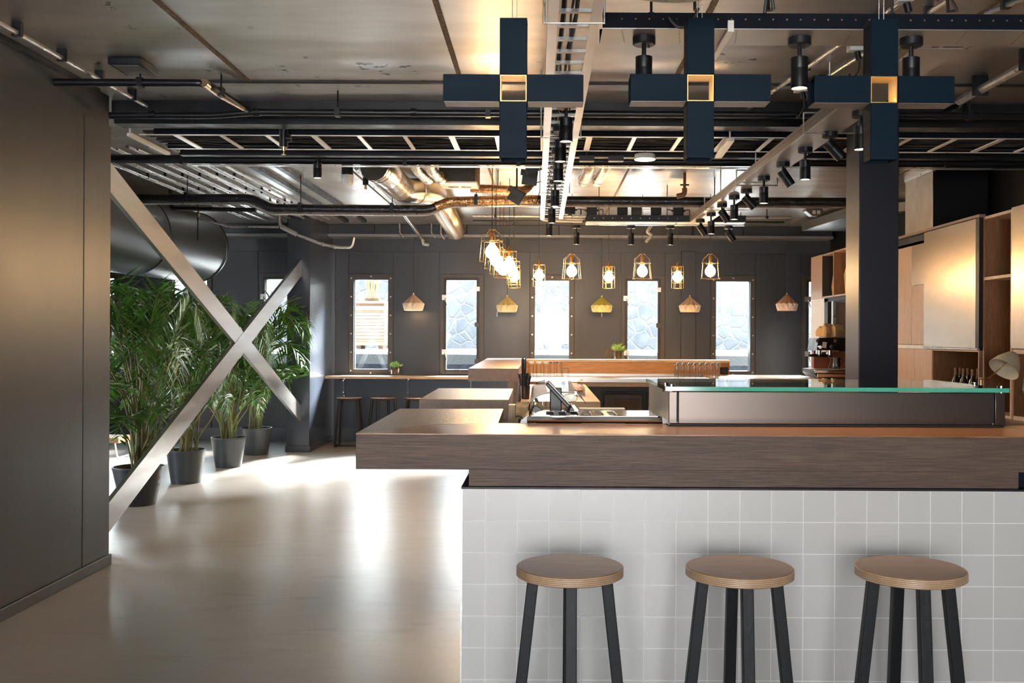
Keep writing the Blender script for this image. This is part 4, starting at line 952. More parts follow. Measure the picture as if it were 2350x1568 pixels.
# ------------------------------------------------------------------ cable ladder, trunking frame
zl = 2.575
m_rung = plain('ladder_rung_shaded_steel', (.20, .19, .18), .28, .85, (.14, .135, .13), 20)  # rung steel darkened so the colour carries the shade under the ladder
xa, xb2 = W(1258, 0, 3.33).x, W(1388, 0, 3.33).x; xe0, xe1 = W(1240, 505, 9.62).x, W(1291, 505, 9.62).x
y0, y1 = 1.9, 9.55
def lx_(y): s = (y-3.33)/(9.62-3.33); return xa+(xe0-xa)*s, xb2+(xe1-xb2)*s
t = Thing('cable_ladder', 'long off-white cable ladder running away under the ceiling', 'cable ladder', (.13, 6.5, zl))
rw = .038
for side in (0, 1):
    A, B = lx_(y0)[side], lx_(y1)[side]; s = rw if side == 0 else -rw
    t.part('side_rail', MB().prism([Vector((A, y0, zl)), Vector((B, y1, zl)), Vector((B+s, y1, zl)), Vector((A+s, y0, zl))], (0, 0, .004)).prism([Vector((A, y0, zl+.004)), Vector((B, y1, zl+.004)), Vector((B+s*.12, y1, zl+.004)), Vector((A+s*.12, y0, zl+.004))], (0, 0, .055)), m_ladder)
y = y0+.1
while y < y1:
    a, c = lx_(y); t.part('rung', MB().box(a+.004, c-.004, y, y+.022, zl+.012, zl+.024), m_rung); y += .165
for y in (3.55, 5.6, 7.75):
    a, c = lx_(y)
    t.part('hanger', MB().tube([(a-.012, y, CZ), (a-.012, y, zl-.008), (c+.012, y, zl-.008), (c+.012, y, CZ)], .005, 6), m_galv)
# rounded end that turns into the rear tray
R = .16; cxx = xe1+R*.2
t.part('bend_rail', MB().tube(smooth_path([(xe0+.01, 9.5, zl+.02), (xe0+.01, 9.86, zl+.02), (xe1+.2, 9.92, zl+.02)], .22, 8), .012, 6), m_ladder)
t.part('bend_rail', MB().tube(smooth_path([(xe1-.01, 9.5, zl+.02), (xe1-.01, 9.66, zl+.02), (xe1+.2, 9.74, zl+.02)], .10, 8), .012, 6), m_ladder)
# cables lying on the ladder
rr = random.Random(11); mb = MB()
for q in range(7):
    pts = []; off = rr.uniform(.05, .17)
    y = 2.0
    while y < 9.4: pts.append((lx_(y)[0]+off+rr.uniform(-.012, .012), y, zl+.031+q*.0025)); y += .4
    mb.tube(pts, .005, 5, caps=False)
t.part('cable', mb, m_rubber, kind='stuff')
def trunking(lab, x0, x1, y0, y1, zb_, h, mat, matface=None, holes='x'):
    t = Thing('trunking', lab, 'cable trunking', ((x0+x1)/2, (y0+y1)/2, zb_))
    th = .003; along = holes
    t.part('bottom_plate', MB().box(x0, x1, y0, y1, zb_, zb_+th), mat)
    if along == 'x': t.part('front_face', MB().box(x0, x1, y0, y0+th, zb_+th, zb_+h), matface or mat); t.part('rear_face', MB().box(x0, x1, y1-th, y1, zb_+th, zb_+h), matface or mat)
    else: t.part('side_face', MB().box(x0, x0+th, y0, y1, zb_+th, zb_+h), matface or mat); t.part('side_face', MB().box(x1-th, x1, y0, y1, zb_+th, zb_+h), matface or mat)
    return t
# front trunking
zt0 = EYE+707/F*3.62
tf = trunking('blue-black perforated trunking across the front, above the cross lamps', W(1383, 50, 3.62).x, 2.9, 3.62, 3.82, zt0, .059, m_perf, m_bluetray)
mb = MB(); px_ = W(1383, 50, 3.62).x+.07
x = px_
while x < 2.85: mb.cyl((x, 3.619, zt0+.036), (x, 3.62, zt0+.036), .0036, n=8); x += .05
tf.part('hole', mb, m_rust, kind='stuff')
mb = MB(); x = px_
while x < 2.85:
    for q in range(7): mb.box(x+q*.0035, x+q*.0035+.0045, 3.642+q*.0233, 3.647+q*.0233, zt0-.0006, zt0)
    x += .21
tf.part('slot', mb, m_blackmat, kind='stuff')
for x in (.40, 1.3, 2.2): tf.part('hanger_rod', MB().cyl((x, 3.72, zt0), (x, 3.72, CZ), .005, n=8).cyl((x, 3.72, zt0+.06), (x, 3.72, zt0+.09), .014, n=10), m_black)
b0 = W(1685, 68, 3.62)
tf.part('clamp_bracket', MB().box(b0.x-.026, b0.x-.004, 3.606, 3.618, zt0-.004, zt0+.028).box(b0.x-.026, b0.x-.004, 3.606, 3.98, zt0-.013, zt0-.004), m_ladder)
xr0, xr1 = 1.43, 1.62
zr0 = 2.57
tr = trunking('pale perforated trunking running away on the right, hung with spotlights', xr0, xr1, 3.85, 9.705, zr0, .06, m_perf, plain('trunking_side', (.20, .17, .15), .4, .5), 'y')
mb = MB(); y = 3.9
while y < 9.65: mb.box(xr0+.004, xr0+.011, y, y+.026, zr0-.0007, zr0); y += .045
tr.part('slot', mb, m_white, kind='stuff')
mb = MB(); y = 3.95
while y < 9.65: mb.box(xr0-.0008, xr0, y, y+.011, zr0+.034, zr0+.039); y += .045
tr.part('hole', mb, m_blackmat, kind='stuff')
for y in (5.4, 7.27, 8.7):
    tr.part('stirrup', MB().tube([(xr0-.02, y, zr0+.10), (xr0-.02, y, zr0-.010), (xr1+.09, y, zr0-.010), (xr1+.09, y, zr0+.045)], .0055, 6).tube([(xr0-.02, y, zr0+.10), (xr0+.22, y, zr0+.10)], .0055, 6).cyl((xr0+.12, y, zr0+.10), (xr0+.12, y, CZ), .005, n=6), m_galv)
zb1 = 2.572
tb = trunking('dark perforated trunking along the back, joining the ladder and the right-hand run', .42, 1.98, 9.72, 9.90, zb1, .066, m_white, m_black)
mb = MB(); x = .5
while x < 1.4: mb.cyl((x, 9.719, zb1+.035), (x, 9.72, zb1+.035), .005, n=8); x += .09
tb.part('hole', mb, m_galv, kind='stuff')
tb.part('lower_rail', MB().box(.42, 1.98, 9.79, 9.82, zb1-.026, zb1-.013).box(.5, .52, 9.79, 9.82, zb1-.013, zb1).box(1.3, 1.32, 9.79, 9.82, zb1-.013, zb1), m_galv)
for x in (.55, 1.22, 1.9): tb.part('hanger_rod', MB().cyl((x, 9.80, zb1), (x, 9.80, CZ), .005, n=8), m_galv)
# junction boxes standing on the back trunking, and their loops of cable
zbt = zb1+.067
for q, px in enumerate((1308, 1358, 1428, 1461, 1505, 1557)):
    c = W(px, 486, 9.81); s = .050
    t = Thing('junction_box', 'square black junction box on the back trunking, %s from the cable ladder' % ORD[q], 'junction box', (c.x, 9.81, zbt), 'junction boxes on the back trunking')
    yy = 9.76+(.03 if q % 2 else 0)
    t.part('body', MB().box(c.x-s, c.x+s, yy, yy+.07, zbt+.01, zbt+.13), m_black if q != 3 else m_darkbrown, bevel=.004)
    t.part('foot', MB().box(c.x-.02, c.x+.02, yy+.02, yy+.05, zbt, zbt+.01), m_black)
    mb = MB()
    for a in range(8): mb.obox((c.x+math.cos(a*PI/4)*.025, yy-.001, zbt+.08+math.sin(a*PI/4)*.025), (.03, .003, .004), (0, -a*PI/4, 0))
    t.part('rib', mb, m_darkbrown)
    for sx in ((-1, 1) if q in (0, 1, 5) else ()):
        e = Vector((c.x+sx*(.11), yy+.02, zbt+.01)); a = Vector((c.x+sx*s, yy+.03, zbt+.055))
        t.part('cable', MB().cyl(a, a+Vector((sx*.018, 0, 0)), .010, n=8).tube(smooth_path([a, a+Vector((sx*.05, 0, .012)), Vector((e.x, e.y, zbt+.06)), e], .05), .0045, 6), m_rubber)
# ------------------------------------------------------------------ spotlights
WARM = (1.0, .76, .48)
def make_spot(tilt):
    nm = 'spotlight'
    t = Thing(nm, 'x', 'spotlight', (0, 0, 0), 'black cylinder spotlights')
    t.part('canopy', MB().lathe([(.0001, 0), (.049, 0), (.049, -.030), (.044, -.034), (.0001, -.034)], (0, 0, 0), 24), m_black)
    t.part('stem', MB().cyl((0, 0, -.034), (0, 0, -.085), .010, n=10).cyl((.02, 0, -.034), (.02, 0, -.045), .004, n=8), m_black)
    M = Matrix.Translation((0, 0, -.085)) @ Matrix.Rotation(tilt, 4, 'Y') if tilt else Matrix.Translation((0, 0, -.085))
    if tilt: M = Matrix.Translation((0, 0, -.08)) @ Matrix.Rotation(tilt, 4, 'Y') @ Matrix.Translation((0, 0, .025))
    t.part('body', MB().lathe([(.0001, 0), (.036, 0), (.036, -.046), (.0353, -.048), (.036, -.050), (.036, -.132), (.033, -.132), (.033, -.120), (.0001, -.120)], (0, 0, 0), 28).xf(M), m_black)
    t.part('lens', MB().lathe([(.0325, -.1265), (.0001, -.1265)], (0, 0, 0), 24).xf(M), m_lens)
    l = bpy.data.lights.new('spot_beam', 'SPOT'); l.energy = SPOTW if not tilt else SPOTW*.35; l.color = WARM; l.spot_size = math.radians(78); l.spot_blend = .8; l.shadow_soft_size = .03
    o = bpy.data.objects.new('spot_beam', l); o.matrix_world = M @ Matrix.Translation((0, 0, -.135)); o.parent = t.e; COL.objects.link(o)
    return t.e
SPOTW = 17.0
protos = {}
def spot(lab, loc, tilt=0.0, rotz=0.0, scale=.87):
    key = round(tilt, 2)
    if key not in protos:
        e = make_spot(tilt); protos[key] = e; e['label'] = lab; e.location = loc; e.rotation_euler = (0, 0, rotz); e.scale = (scale,)*3; return e
    return dup(protos[key], loc, rotz, lab, scale=scale)
for px, lab in ((1478, 'black spotlight on the front trunking, behind the middle cross lamp'), (1835, 'black spotlight on the front trunking, in the open between two cross lamps'), (2091, 'black spotlight on the front trunking, behind the cross lamp at the dark post')):
    spot(lab, (W(px, 80, 3.72).x, 3.72, zt0-.001), 0)
for q, (px, pyb) in enumerate(((1299, 325), (1286, 371), (1281, 416), (1274, 474), (1266, 512), (1260, 541))):
    # bottom of the body is 0.217 m under the ladder: solve the distance from the picture height
    y = (zl-.189-EYE)*F/(PY-pyb); y = min(y, 9.6)
    spot('black spotlight under the cable ladder, %s along from the camera' % ORD[q], (W(px, pyb, y).x, y, zl-.001), 0)
for px, lab in ((1323, 'black spotlight hanging from the back trunking, next to the ladder end'), (1448, 'black spotlight hanging from the back trunking, in the middle'), (1538, 'black spotlight hanging from the back trunking, next to the right-hand trunking')):
    spot(lab, (W(px, 530, 9.80).x, 9.80, zb1-.028), 0)
n_s = 0; n_t = 0
for px, pyt, tl, rz in ((1975, 252, 0, 0), (1905, 300, -.75, 0), (1848, 336, 0, 0), (1797, 370, -.6, 0), (1753, 402, 0, 0), (1713, 432, -.75, 0), (1685, 447, 0, 0), (1657, 466, -.6, 0), (1632, 487, 0, 0), (1607, 502, -.6, 0)):
    y = (zr0-EYE)*F/(PY-pyt)*1.0
    x = W(px, pyt, y).x; x = min(max(x, xr0+.04), xr1-.04)
    if tl: n_t += 1; lab = 'tilted black spotlight under the right-hand trunking, %s tilted one from the camera' % ORD[n_t-1]
    else: n_s += 1; lab = 'upright black spotlight under the right-hand trunking, %s upright one from the camera' % ORD[n_s-1]
    spot(lab, (x, y, zr0-.001), tl, rz)
c = W(1672, 522, 9.8); spot('tilted black spotlight at the right end of the back trunking, near the wall', (c.x, 9.80, zb1-.028), -.6)
c = W(729, 352, 7.56); spot('lone black spotlight under the flat black duct, above the palms and post', (c.x, 7.56, CZ-.002), 0) if False else spot('lone black spotlight hung between the flat black duct and the thick pipe', (c.x, 7.56, c.z), 0)
# ------------------------------------------------------------------ wide cable tray crossing the room, and black pipes
def pipe(name, lab, pts, r, mat, rad=.08, cat='pipe', n=12, group=None, clamps=(), rods=()):
    P = smooth_path(pts, rad, 6) if len(pts) > 2 else [Vector(p) for p in pts]
    t = Thing(name, lab, cat, P[0], group)
    t.part('tube', MB().tube(P, r, n), mat)
    for c in clamps:
        c = Vector(c); t.part('hanger', MB().cyl(c, (c.x, c.y, CZ), .005, n=6).obox(c, (.03, r*2.5, r*2.5)), m_black)
    return t
zty = EYE+(772-311)/F*6.62
t = Thing('wide_cable_tray', 'wide blue-black cable tray full of cables crossing the whole room', 'cable tray', (.5, 6.9, zty))
tx0, tx1 = -2.70, 3.9
t.part('front_rail', MB().box(tx0+.1, tx1, 6.64, 6.645, zty, zty+.060), m_bluetray)
t.part('front_lip', MB().box(tx0, tx1, 6.64, 6.665, zty-.003, zty), m_ladder)
t.part('rear_rail', MB().box(tx0, tx1, 7.155, 7.16, zty, zty+.06), m_bluetray)
t.part('rear_lip', MB().box(tx0, tx1, 7.14, 7.16, zty-.003, zty), m_ladder)
mb = MB(); x = tx0+.7
while x < tx1: mb.cyl((x, 6.639, zty+.036), (x, 6.64, zty+.036), .0035, n=8); x += .05
t.part('hole', mb, m_blackmat, kind='stuff')
q = 0; x = W(395, 311, 6.66).x
while x < tx1:
    w_ = .028 if q % 3 else .04
    t.part('rung', MB().box(x, x+w_, 6.666, 7.139, zty-.002, zty+.006), m_ladder); x += .308; q += 1
rr = random.Random(4); mb = MB()
for q in range(34):
    yy = rr.uniform(6.69, 7.12); pts = []; x = tx0
    while x < tx1: pts.append((x, min(7.13, max(6.67, yy+rr.uniform(-.03, .03))), zty+.014+.0009*q+rr.uniform(-.004, .012))); x += .28
    mb.tube(pts, rr.choice((.004, .005, .006)), 5, caps=False)
t.part('cable', mb, plain('mixed_cables', (.03, .028, .026), .4, 0, (.10, .085, .07), (3, 60, 60), lo=.5, hi=.62), kind='stuff')
for x in (-1.9, -.9, .6, 2.4): t.part('hanger_rod', MB().cyl((x, 6.655, zty), (x, 6.655, CZ), .005, n=6).cyl((x, 7.15, zty), (x, 7.15, CZ), .005, n=6), m_black)
a, c = W(291, 312, 6.55), W(380, 356, 7.32)
single('strip_batten', MB().prism([a, a+Vector((.035, 0, 0)), c+Vector((.035, 0, 0)), c], (0, 0, .02)).cyl(a+Vector((.02, 0, 0)), (a.x+.02, a.y, CZ), .006, n=6), m_ladder, 'pale strut slung under the wide cable tray beside the partition', 'strut')
a, c = W(1668, 324, 6.55), W(1640, 364, 7.3)
single('strip_batten', MB().prism([a, a+Vector((.05, 0, 0)), c+Vector((.05, 0, 0)), c], (0, 0, .02)).cyl(a+Vector((.02, 0, 0)), (a.x+.02, a.y, CZ), .006, n=6), m_ladder, 'pale strut slung under the wide cable tray beside the middle cross lamp', 'strut')
def hpipe(lab, px0, px1, py, y, r, mat=None, clampx=(), **k):
    a, c = W(px0, py, y), W(px1, py, y); c.z = a.z = W((px0+px1)/2, py, y).z
    return pipe('pipe', lab, [a, c], r, mat or m_pipeblk, clamps=[(W(p, py, y).x, y, a.z) for p in clampx], **k)
z7 = W(900, 353, 7.42).z
single('flat_conduit', MB().box(-2.7, 3.9, 7.40, 7.46, z7-.018, z7+.02).box(-2.7, 3.9, 7.39, 7.47, z7-.022, z7-.018).cyl((-1.5, 7.43, z7), (-1.5, 7.43, CZ), .006, n=6).cyl((1.5, 7.43, z7), (1.5, 7.43, CZ), .006, n=6), m_black, 'flat black cable duct right behind the wide cable tray', 'duct')
tp_ = hpipe('thick black pipe crossing the room behind the flat black duct', 238, 2420, 370, 7.66, .034, clampx=(420, 930, 1190, 2170))
tp_.part('underside_strip', MB().box(-2.7, 3.9, 7.63, 7.69, W(900, 382, 7.66).z-.002, W(900, 382, 7.66).z+.002), m_galv, 'thin pale strip under the pipe')
# front pipe: out of the partition, bends back and joins the second pipe
a = W(106, 189, 5.55); b1 = W(462, 189, 5.55); b1.z = a.z; b2 = W(566, 251, 6.05)
p_ = pipe('pipe', 'black pipe that leaves the partition and bends back into a second pipe', [a, b1, b1.lerp(b2, .12)+Vector((.02, 0, 0)), b2], .021, m_pipeblk, .10, clamps=[(W(322, 189, 5.55).x, 5.55, a.z), (W(505, 205, 5.7).x, 5.72, W(505, 212, 5.72).z)])
p_.part('bent_sleeve', MB().tube(smooth_path([b1.lerp(b2, -.02)+Vector((.02, 0, 0)), b1.lerp(b2, .25), b1.lerp(b2, .9)], .08), .0235, 12), plain('bronze_sleeve', (.62, .42, .26), .22, .9))
zq = W(700, 258, 6.08).z
p_ = pipe('pipe', 'black pipe with couplings hung below the steel ceiling beam', [W(252, 265, 6.08), W(500, 265, 6.08), W(580, 257, 6.08), Vector((W(1160, 258, 6.08).x, 6.08, zq)), Vector((3.9, 6.08, zq))], .021, m_pipeblk, .1, clamps=[(W(775, 258, 6.08).x, 6.08, zq), (W(1120, 258, 6.08).x, 6.08, zq), (2.6, 6.08, zq)])
for px in (350, 590, 950): p_.part('coupling', MB().cyl((W(px, 260, 6.08).x-.018, 6.08, W(px, 263 if px < 500 else 258, 6.08).z), (W(px, 260, 6.08).x+.018, 6.08, W(px, 263 if px < 500 else 258, 6.08).z), .027, n=14), m_black)
# coil of spare cable on the tray
c = W(840, 283, 6.55); mb = MB(); rr = random.Random(2)
for q in range(9):
    k_ = 14; mb.tube([(c.x+math.cos(2*PI*j/k_)*(.085+rr.uniform(-.02, .02)), c.y+math.sin(2*PI*j/k_)*.05, zty+.105+q*.004+math.sin(2*PI*j/k_)*.012+rr.uniform(-.006, .006)) for j in range(k_)], .004, 5, closed=True)
mb.tube([(c.x, c.y, zty+.11), (c.x, c.y, CZ)], .004, 5)
single('cable_coil', mb, m_rubber, 'untidy coil of spare black cable above the wide cable tray', 'cable coil')
# sprinkler drop on the tray
c = W(650, 310, 6.5)
t = Thing('sprinkler', 'black pipe tee with a brass sprinkler head hanging in front of the wide tray', 'sprinkler', c)
t.part('tee', MB().cyl(W(651, 298, 6.5), W(651, 338, 6.5), .028, n=12).cyl(W(651, 318, 6.5), W(668, 318, 6.5), .022, n=12).cyl((W(651, 298, 6.5).x, 6.5, W(651, 298, 6.5).z), (W(651, 298, 6.5).x, 6.5, CZ), .008, n=8), m_pipeblk)
t.part('head', MB().cyl(W(651, 338, 6.5), W(651, 346, 6.5), .012, n=10).cyl(W(651, 346, 6.5), W(651, 354, 6.5), .006, n=8).cyl(W(651, 354, 6.5), W(651, 355.5, 6.5), .016, n=12), m_brass)
# conduits along the ceiling by the partition
def yline(name, lab, pa, pb, z_, r, mat, clips=0, ext=0.0, cat='conduit', group=None):
    a, c = WZ(*pa, z_), WZ(*pb, z_); d = (c-a)
    if ext: a = a-d*ext
    t = Thing(name, lab, cat, a, group); t.part('tube', MB().cyl(a, c, r, n=10), mat)
    for q in range(clips):
        p = a.lerp(c, (q+.5)/clips); t.part('clip', MB().box(p.x-r*1.6, p.x+r*1.6, p.y-.012, p.y+.012, z_-r*1.2, CZ), m_black)
    return t
yline('conduit', 'pale steel conduit clipped along the ceiling beside the partition', (0, 53), (336, 243), CZ-.05, .014, m_galv, 5, .3)
for q, (pa, pb) in enumerate((((2005, 50), (1690, 268)), ((2130, 30), (1840, 215)))):
    yline('conduit', ('thin steel conduit on the ceiling, right of the middle cross lamp', 'thin steel conduit on the ceiling, passing behind the cross lamp at the dark post')[q], pa, pb, CZ-.03, .012, m_galv, 3, .2)
yline('conduit', 'steel conduit on the ceiling at the top right corner', (2340, 0), (2262, 31), CZ-.03, .012, m_galv, 1, .2)
t = yline('pipe', 'thick grey steel pipe slanting across the top right of the ceiling', (2350, 152), (2202, 232), CZ-.08, .026, m_galv, 2, .4, 'pipe')
t = yline('pipe', 'shorter grey steel pipe with a dark elbow, behind the cross lamp at the dark post', (2172, 262), (2068, 322), CZ-.06, .026, m_galv, 1, 0, 'pipe')
e0 = WZ(2172, 262, CZ-.06); t.part('elbow', MB().tube(smooth_path([e0+Vector((-.02, .05, 0)), e0+Vector((.03, -.1, 0)), e0+Vector((.05, -.12, .05))], .06), .031, 12), m_pipeblk)
# conduits in rows at the far left
for q in range(13):
    x = -3.74+q*.080
    t = Thing('row_conduit', 'pale conduit on the ceiling above the palms, %s from the X brace' % ORD[12-q], 'conduit', (x, 10, CZ-.03), 'row of conduits above the palms')
    zz = CZ-.025-.02*(q % 2)
    t.part('tube', MB().cyl((x, 7.8, zz), (x+.02*q*.3, 12.6, zz), .010 if q % 3 else .014, n=8), m_galv)
    for yy in (8.3, 9.2, 10.1, 11.0, 11.9): t.part('clip', MB().box(x-.008, x+.014, yy, yy+.012, zz-.012, CZ), m_black)
for q, x in enumerate((-2.55, -2.32)):
    single('dark_conduit', MB().box(x, x+.05, 7.8, 12.8, CZ-.045, CZ-.002), m_black, ('wider dark cable trough on the ceiling next to the row of conduits', 'second dark cable trough on the ceiling, right of the row of conduits')[q], 'cable trough')
# big round duct over the palms
p0, p1_ = Vector((-4.55, 7.2, 2.50)), Vector((-4.22, 12.1, 2.50))
r = .42; prof = []
M = (p1_-p0).to_track_quat('Z', 'Y').to_matrix().to_4x4(); ln = (p1_-p0).length
t = Thing('round_duct', 'huge blue-grey round duct hanging over the palm room', 'duct', p0)
t.part('shell', MB().lathe([(.0001, 0), (r, 0), (r, ln-.04), (r*.98, ln), (.0001, ln)], (0, 0, 0), 48, M).xf(Matrix.Translation(p0)), plain('duct_blue_grey', (.075, .098, .122), .38, .2, (.07, .092, .116), (2, .8, 2)))
for s in (.03, .35, .67, .985):
    mb = MB().lathe([(r+.001, ln*s-.012), (r+.010, ln*s-.006), (r+.010, ln*s+.006), (r+.001, ln*s+.012)], (0, 0, 0), 48, M)
    t.part('seam_ring', mb.xf(Matrix.Translation(p0)), m_colpaint)
for s in (.2, .8):
    c = p0.lerp(p1_, s); t.part('hanger', MB().cyl((c.x-r-.01, c.y, c.z), (c.x-r-.01, c.y, CZ), .008, n=6).cyl((c.x+r+.01, c.y, c.z), (c.x+r+.01, c.y, CZ), .008, n=6), m_black)
# insulated pipe with dog-leg, thin pipe below
yi = 9.3
def hp(px, py): return W(px, py, yi)
path = [hp(290, 456), hp(578, 456), hp(622, 479), hp(985, 482), hp(1032, 463), hp(1235, 459), hp(1290, 461), hp(2000, 465)]
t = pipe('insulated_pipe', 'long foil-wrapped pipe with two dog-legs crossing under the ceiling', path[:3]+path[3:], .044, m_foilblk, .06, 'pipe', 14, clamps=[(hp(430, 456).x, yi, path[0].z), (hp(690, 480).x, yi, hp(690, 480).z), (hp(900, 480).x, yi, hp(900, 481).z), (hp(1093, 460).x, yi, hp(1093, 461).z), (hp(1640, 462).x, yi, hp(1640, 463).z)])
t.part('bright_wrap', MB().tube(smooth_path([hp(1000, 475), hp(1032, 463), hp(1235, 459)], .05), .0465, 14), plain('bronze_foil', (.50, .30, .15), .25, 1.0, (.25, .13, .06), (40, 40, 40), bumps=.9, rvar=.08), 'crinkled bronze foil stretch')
off = Vector((0, -.075, -.055))
path2 = [p+off for p in path]
t = pipe('pipe', 'thin bright pipe slung under the foil-wrapped pipe', path2, .013, m_galv, .06, 'pipe', 10)
t.part('hanger', MB().cyl(hp(690, 480)+off, hp(690, 480)+Vector((0, -.06, 0)), .004, n=6), m_black)
a = W(392, 470, 10.2); t = pipe('pipe', 'short black pipe with an upturned elbow below the foil-wrapped pipe', [(a.x, 10.2, CZ), (a.x, 10.2, a.z-.04), W(588, 482, 10.2)], .022, m_pipeblk, .05)
# zigzag drain pipe ending over the first window
yz = 11.6
pz = [W(641, 478, yz), W(641, 517, yz), W(684, 540, yz), W(737, 560, yz), W(775, 568, yz), W(808, 568, yz), W(812, 545, yz)]
pz[0].z = CZ
t = pipe('drain_pipe', 'bright steel drain pipe stepping down beside the far post', pz, .017, m_galv, .05, 'pipe', 12)
t.part('sleeve', MB().cyl(W(645, 520, yz-.003), W(680, 538, yz-.003), .027, n=12), m_galv)
for px, py in ((741, 561), (768, 567)): t.part('coupling', MB().cyl(W(px-3, py-1, yz), W(px+3, py+1, yz), .022, n=12), m_galv)
yz = 11.0
t = pipe('pipe', 'slim bright sprinkler pipe high in front of the palms', [W(456, 490, yz), W(456, 500, yz), W(525, 520, yz), W(640, 521, yz)], .012, m_galv, .04)
t.part('hanger', MB().cyl(W(456, 490, yz), (W(456, 490, yz).x, yz, CZ), .008, n=8), m_brass)
# diagonal steel pipes running to the back wall
t = pipe('pipe', 'slim steel pipe slanting back to the window wall beside the spiral duct', [WZ(818, 385, CZ-.05), WZ(918, 480, CZ-.06), W(968, 548, 13.2)], .022, m_galv, .2)
t.part('valve', MB().cyl(W(968, 545, 13.2), W(972, 562, 13.2), .03, n=12).cyl(W(972, 560, 13.2), W(985, 562, 13.2), .025, n=12), m_galv)
t.part('hanger', MB().cyl(WZ(858, 432, CZ-.055), (WZ(858, 432, CZ-.055).x, WZ(858, 432, CZ-.055).y, CZ), .006, n=6), m_black)
t = Thing('siren', 'white ribbed siren on a black base under the ceiling', 'siren', W(797, 400, 8.7))
c = W(797, 400, 8.7)
t.part('base', MB().cyl((c.x, 8.7, CZ), (c.x, 8.7, W(797, 402, 8.7).z), .05, n=20), m_black)
z0_ = W(797, 402, 8.7).z; t.part('cap', MB().lathe([(.0001, z0_), (.055, z0_), (.055, z0_-.03), (.05, z0_-.035), (.052, z0_-.06), (.045, z0_-.085), (.0001, z0_-.088)], (c.x, 8.7, 0), 24), m_whitepl)
c = W(839, 425, 9.0); t = Thing('sprinkler', 'black sprinkler head below the ceiling next to the white siren', 'sprinkler', c)
t.part('body', MB().cyl((c.x, 9, CZ), (c.x, 9, c.z), .026, n=12), m_black); t.part('head', MB().cyl(c, c-Vector((0, 0, .04)), .010, .014, 10), m_brass)
# spiral duct, three lengths and two elbows
d0, d1, d2, d3 = W(884, 396, 8.2), W(925, 437, 9.2), W(994, 441, 9.55), W(1046, 530, 12.9)
t = Thing('spiral_duct', 'shiny steel spiral duct that bends twice on its way to the back wall', 'duct', d0)
pth = smooth_path([d0-Vector((.05, .25, -.01)), d0, d1, d2, d3], .18, 8)
t.part('tube', MB().tube(pth, .117, 28), m_duct)
mb = MB()
for i in range(len(pth)-1):
    a, b_ = pth[i], pth[i+1]; l_ = (b_-a).length; nn = max(1, int(l_/.05))
    if l_ < .12: continue
    M = (b_-a).to_track_quat('Z', 'Y').to_matrix().to_4x4()
    for j in range(nn): mb.lathe([(.1170, -.004), (.1205, 0), (.1170, .004)], (0, 0, 0), 24, Matrix.Translation(a.lerp(b_, (j+.5)/nn)) @ M)
t.part('spiral_seam', mb, m_duct, kind='stuff')
for p in (d1, d2):
    M = (d2-d1).to_track_quat('Z', 'Y').to_matrix().to_4x4()
    s = .22 if p is d1 else -.22
    t.part('coupling_band', MB().lathe([(.117, -.02), (.1225, -.015), (.1225, .015), (.117, .02)], (0, 0, 0), 28, Matrix.Translation(p+(d2-d1).normalized()*s) @ M), m_galv)
t.part('hanger', MB().cyl(d1, (d1.x, d1.y, CZ), .006, n=6).cyl(d3+Vector((0, -.3, 0)), (d3.x, d3.y-.3, CZ), .006, n=6), m_galv)
# foil flexes
for q, (pa, pb, y0_, y1_) in enumerate((((955, 388), (983, 414), 7.95, 8.4), ((987, 388), (1013, 414), 7.9, 8.25), ((1352, 388), (1338, 420), 8.0, 8.6), ((1390, 385), (1370, 420), 8.0, 8.6))):
    a, c = W(*pa, y0_), W(*pb, y1_)
    t = Thing('foil_flex', ('foil flex duct above the spiral duct, the one nearer the partition', 'foil flex duct above the spiral duct, the one beside the black unit', 'short foil flex duct right of the cable ladder', 'second short foil flex duct right of the cable ladder')[q], 'flexible duct', a, 'short foil flex ducts')
    P = [a+Vector((0, -.12, .04)), a, c, c+Vector((.0, .12, .05))]
    t.part('hose', MB().tube(smooth_path(P, .08), .043, 16), m_foil); 
    d = (c-a).normalized(); M = d.to_track_quat('Z', 'Y').to_matrix().to_4x4()
    t.part('clamp', MB().lathe([(.043, -.008), (.0465, 0), (.043, .008)], (0, 0, 0), 18, Matrix.Translation(a.lerp(c, .75)) @ M), m_galv)
    t.part('hanger', MB().cyl(a, (a.x, a.y, CZ), .004, n=6), m_black)
# fan-coil unit: black quilted body with a pale corrugated underside
a, c = W(1007, 386, 8.5), W(1090, 386, 8.5); zb_ = W(1050, 416, 8.5).z
t = Thing('fan_coil_unit', 'black quilted ventilation unit with a pale corrugated underside', 'ventilation unit', ((a.x+c.x)/2, 8.6, zb_))
t.part('casing', MB().box(a.x, c.x, 8.5, 8.86, zb_, CZ-.001), plain('quilted_black', (.02, .02, .022), .5, 0, (.035, .034, .034), 60, bumps=.9), bevel=.006)
mb = MB()
for q in range(5):
    mb.box(a.x+.004, c.x+.01, 8.5+q*.07, 8.562+q*.07, zb_-.016, zb_-.002)
t.part('corrugated_base', mb, m_white)
t.part('end_flange', MB().box(c.x+.001, c.x+.02, 8.5, 8.86, zb_-.002, CZ-.001), m_rust)
for q, px in enumerate((1040, 1070)): t.part('spigot', MB().cyl(W(px, 430, 8.72), (W(px, 430, 8.72).x, 8.72, zb_-.016), .045, n=16), m_foil)
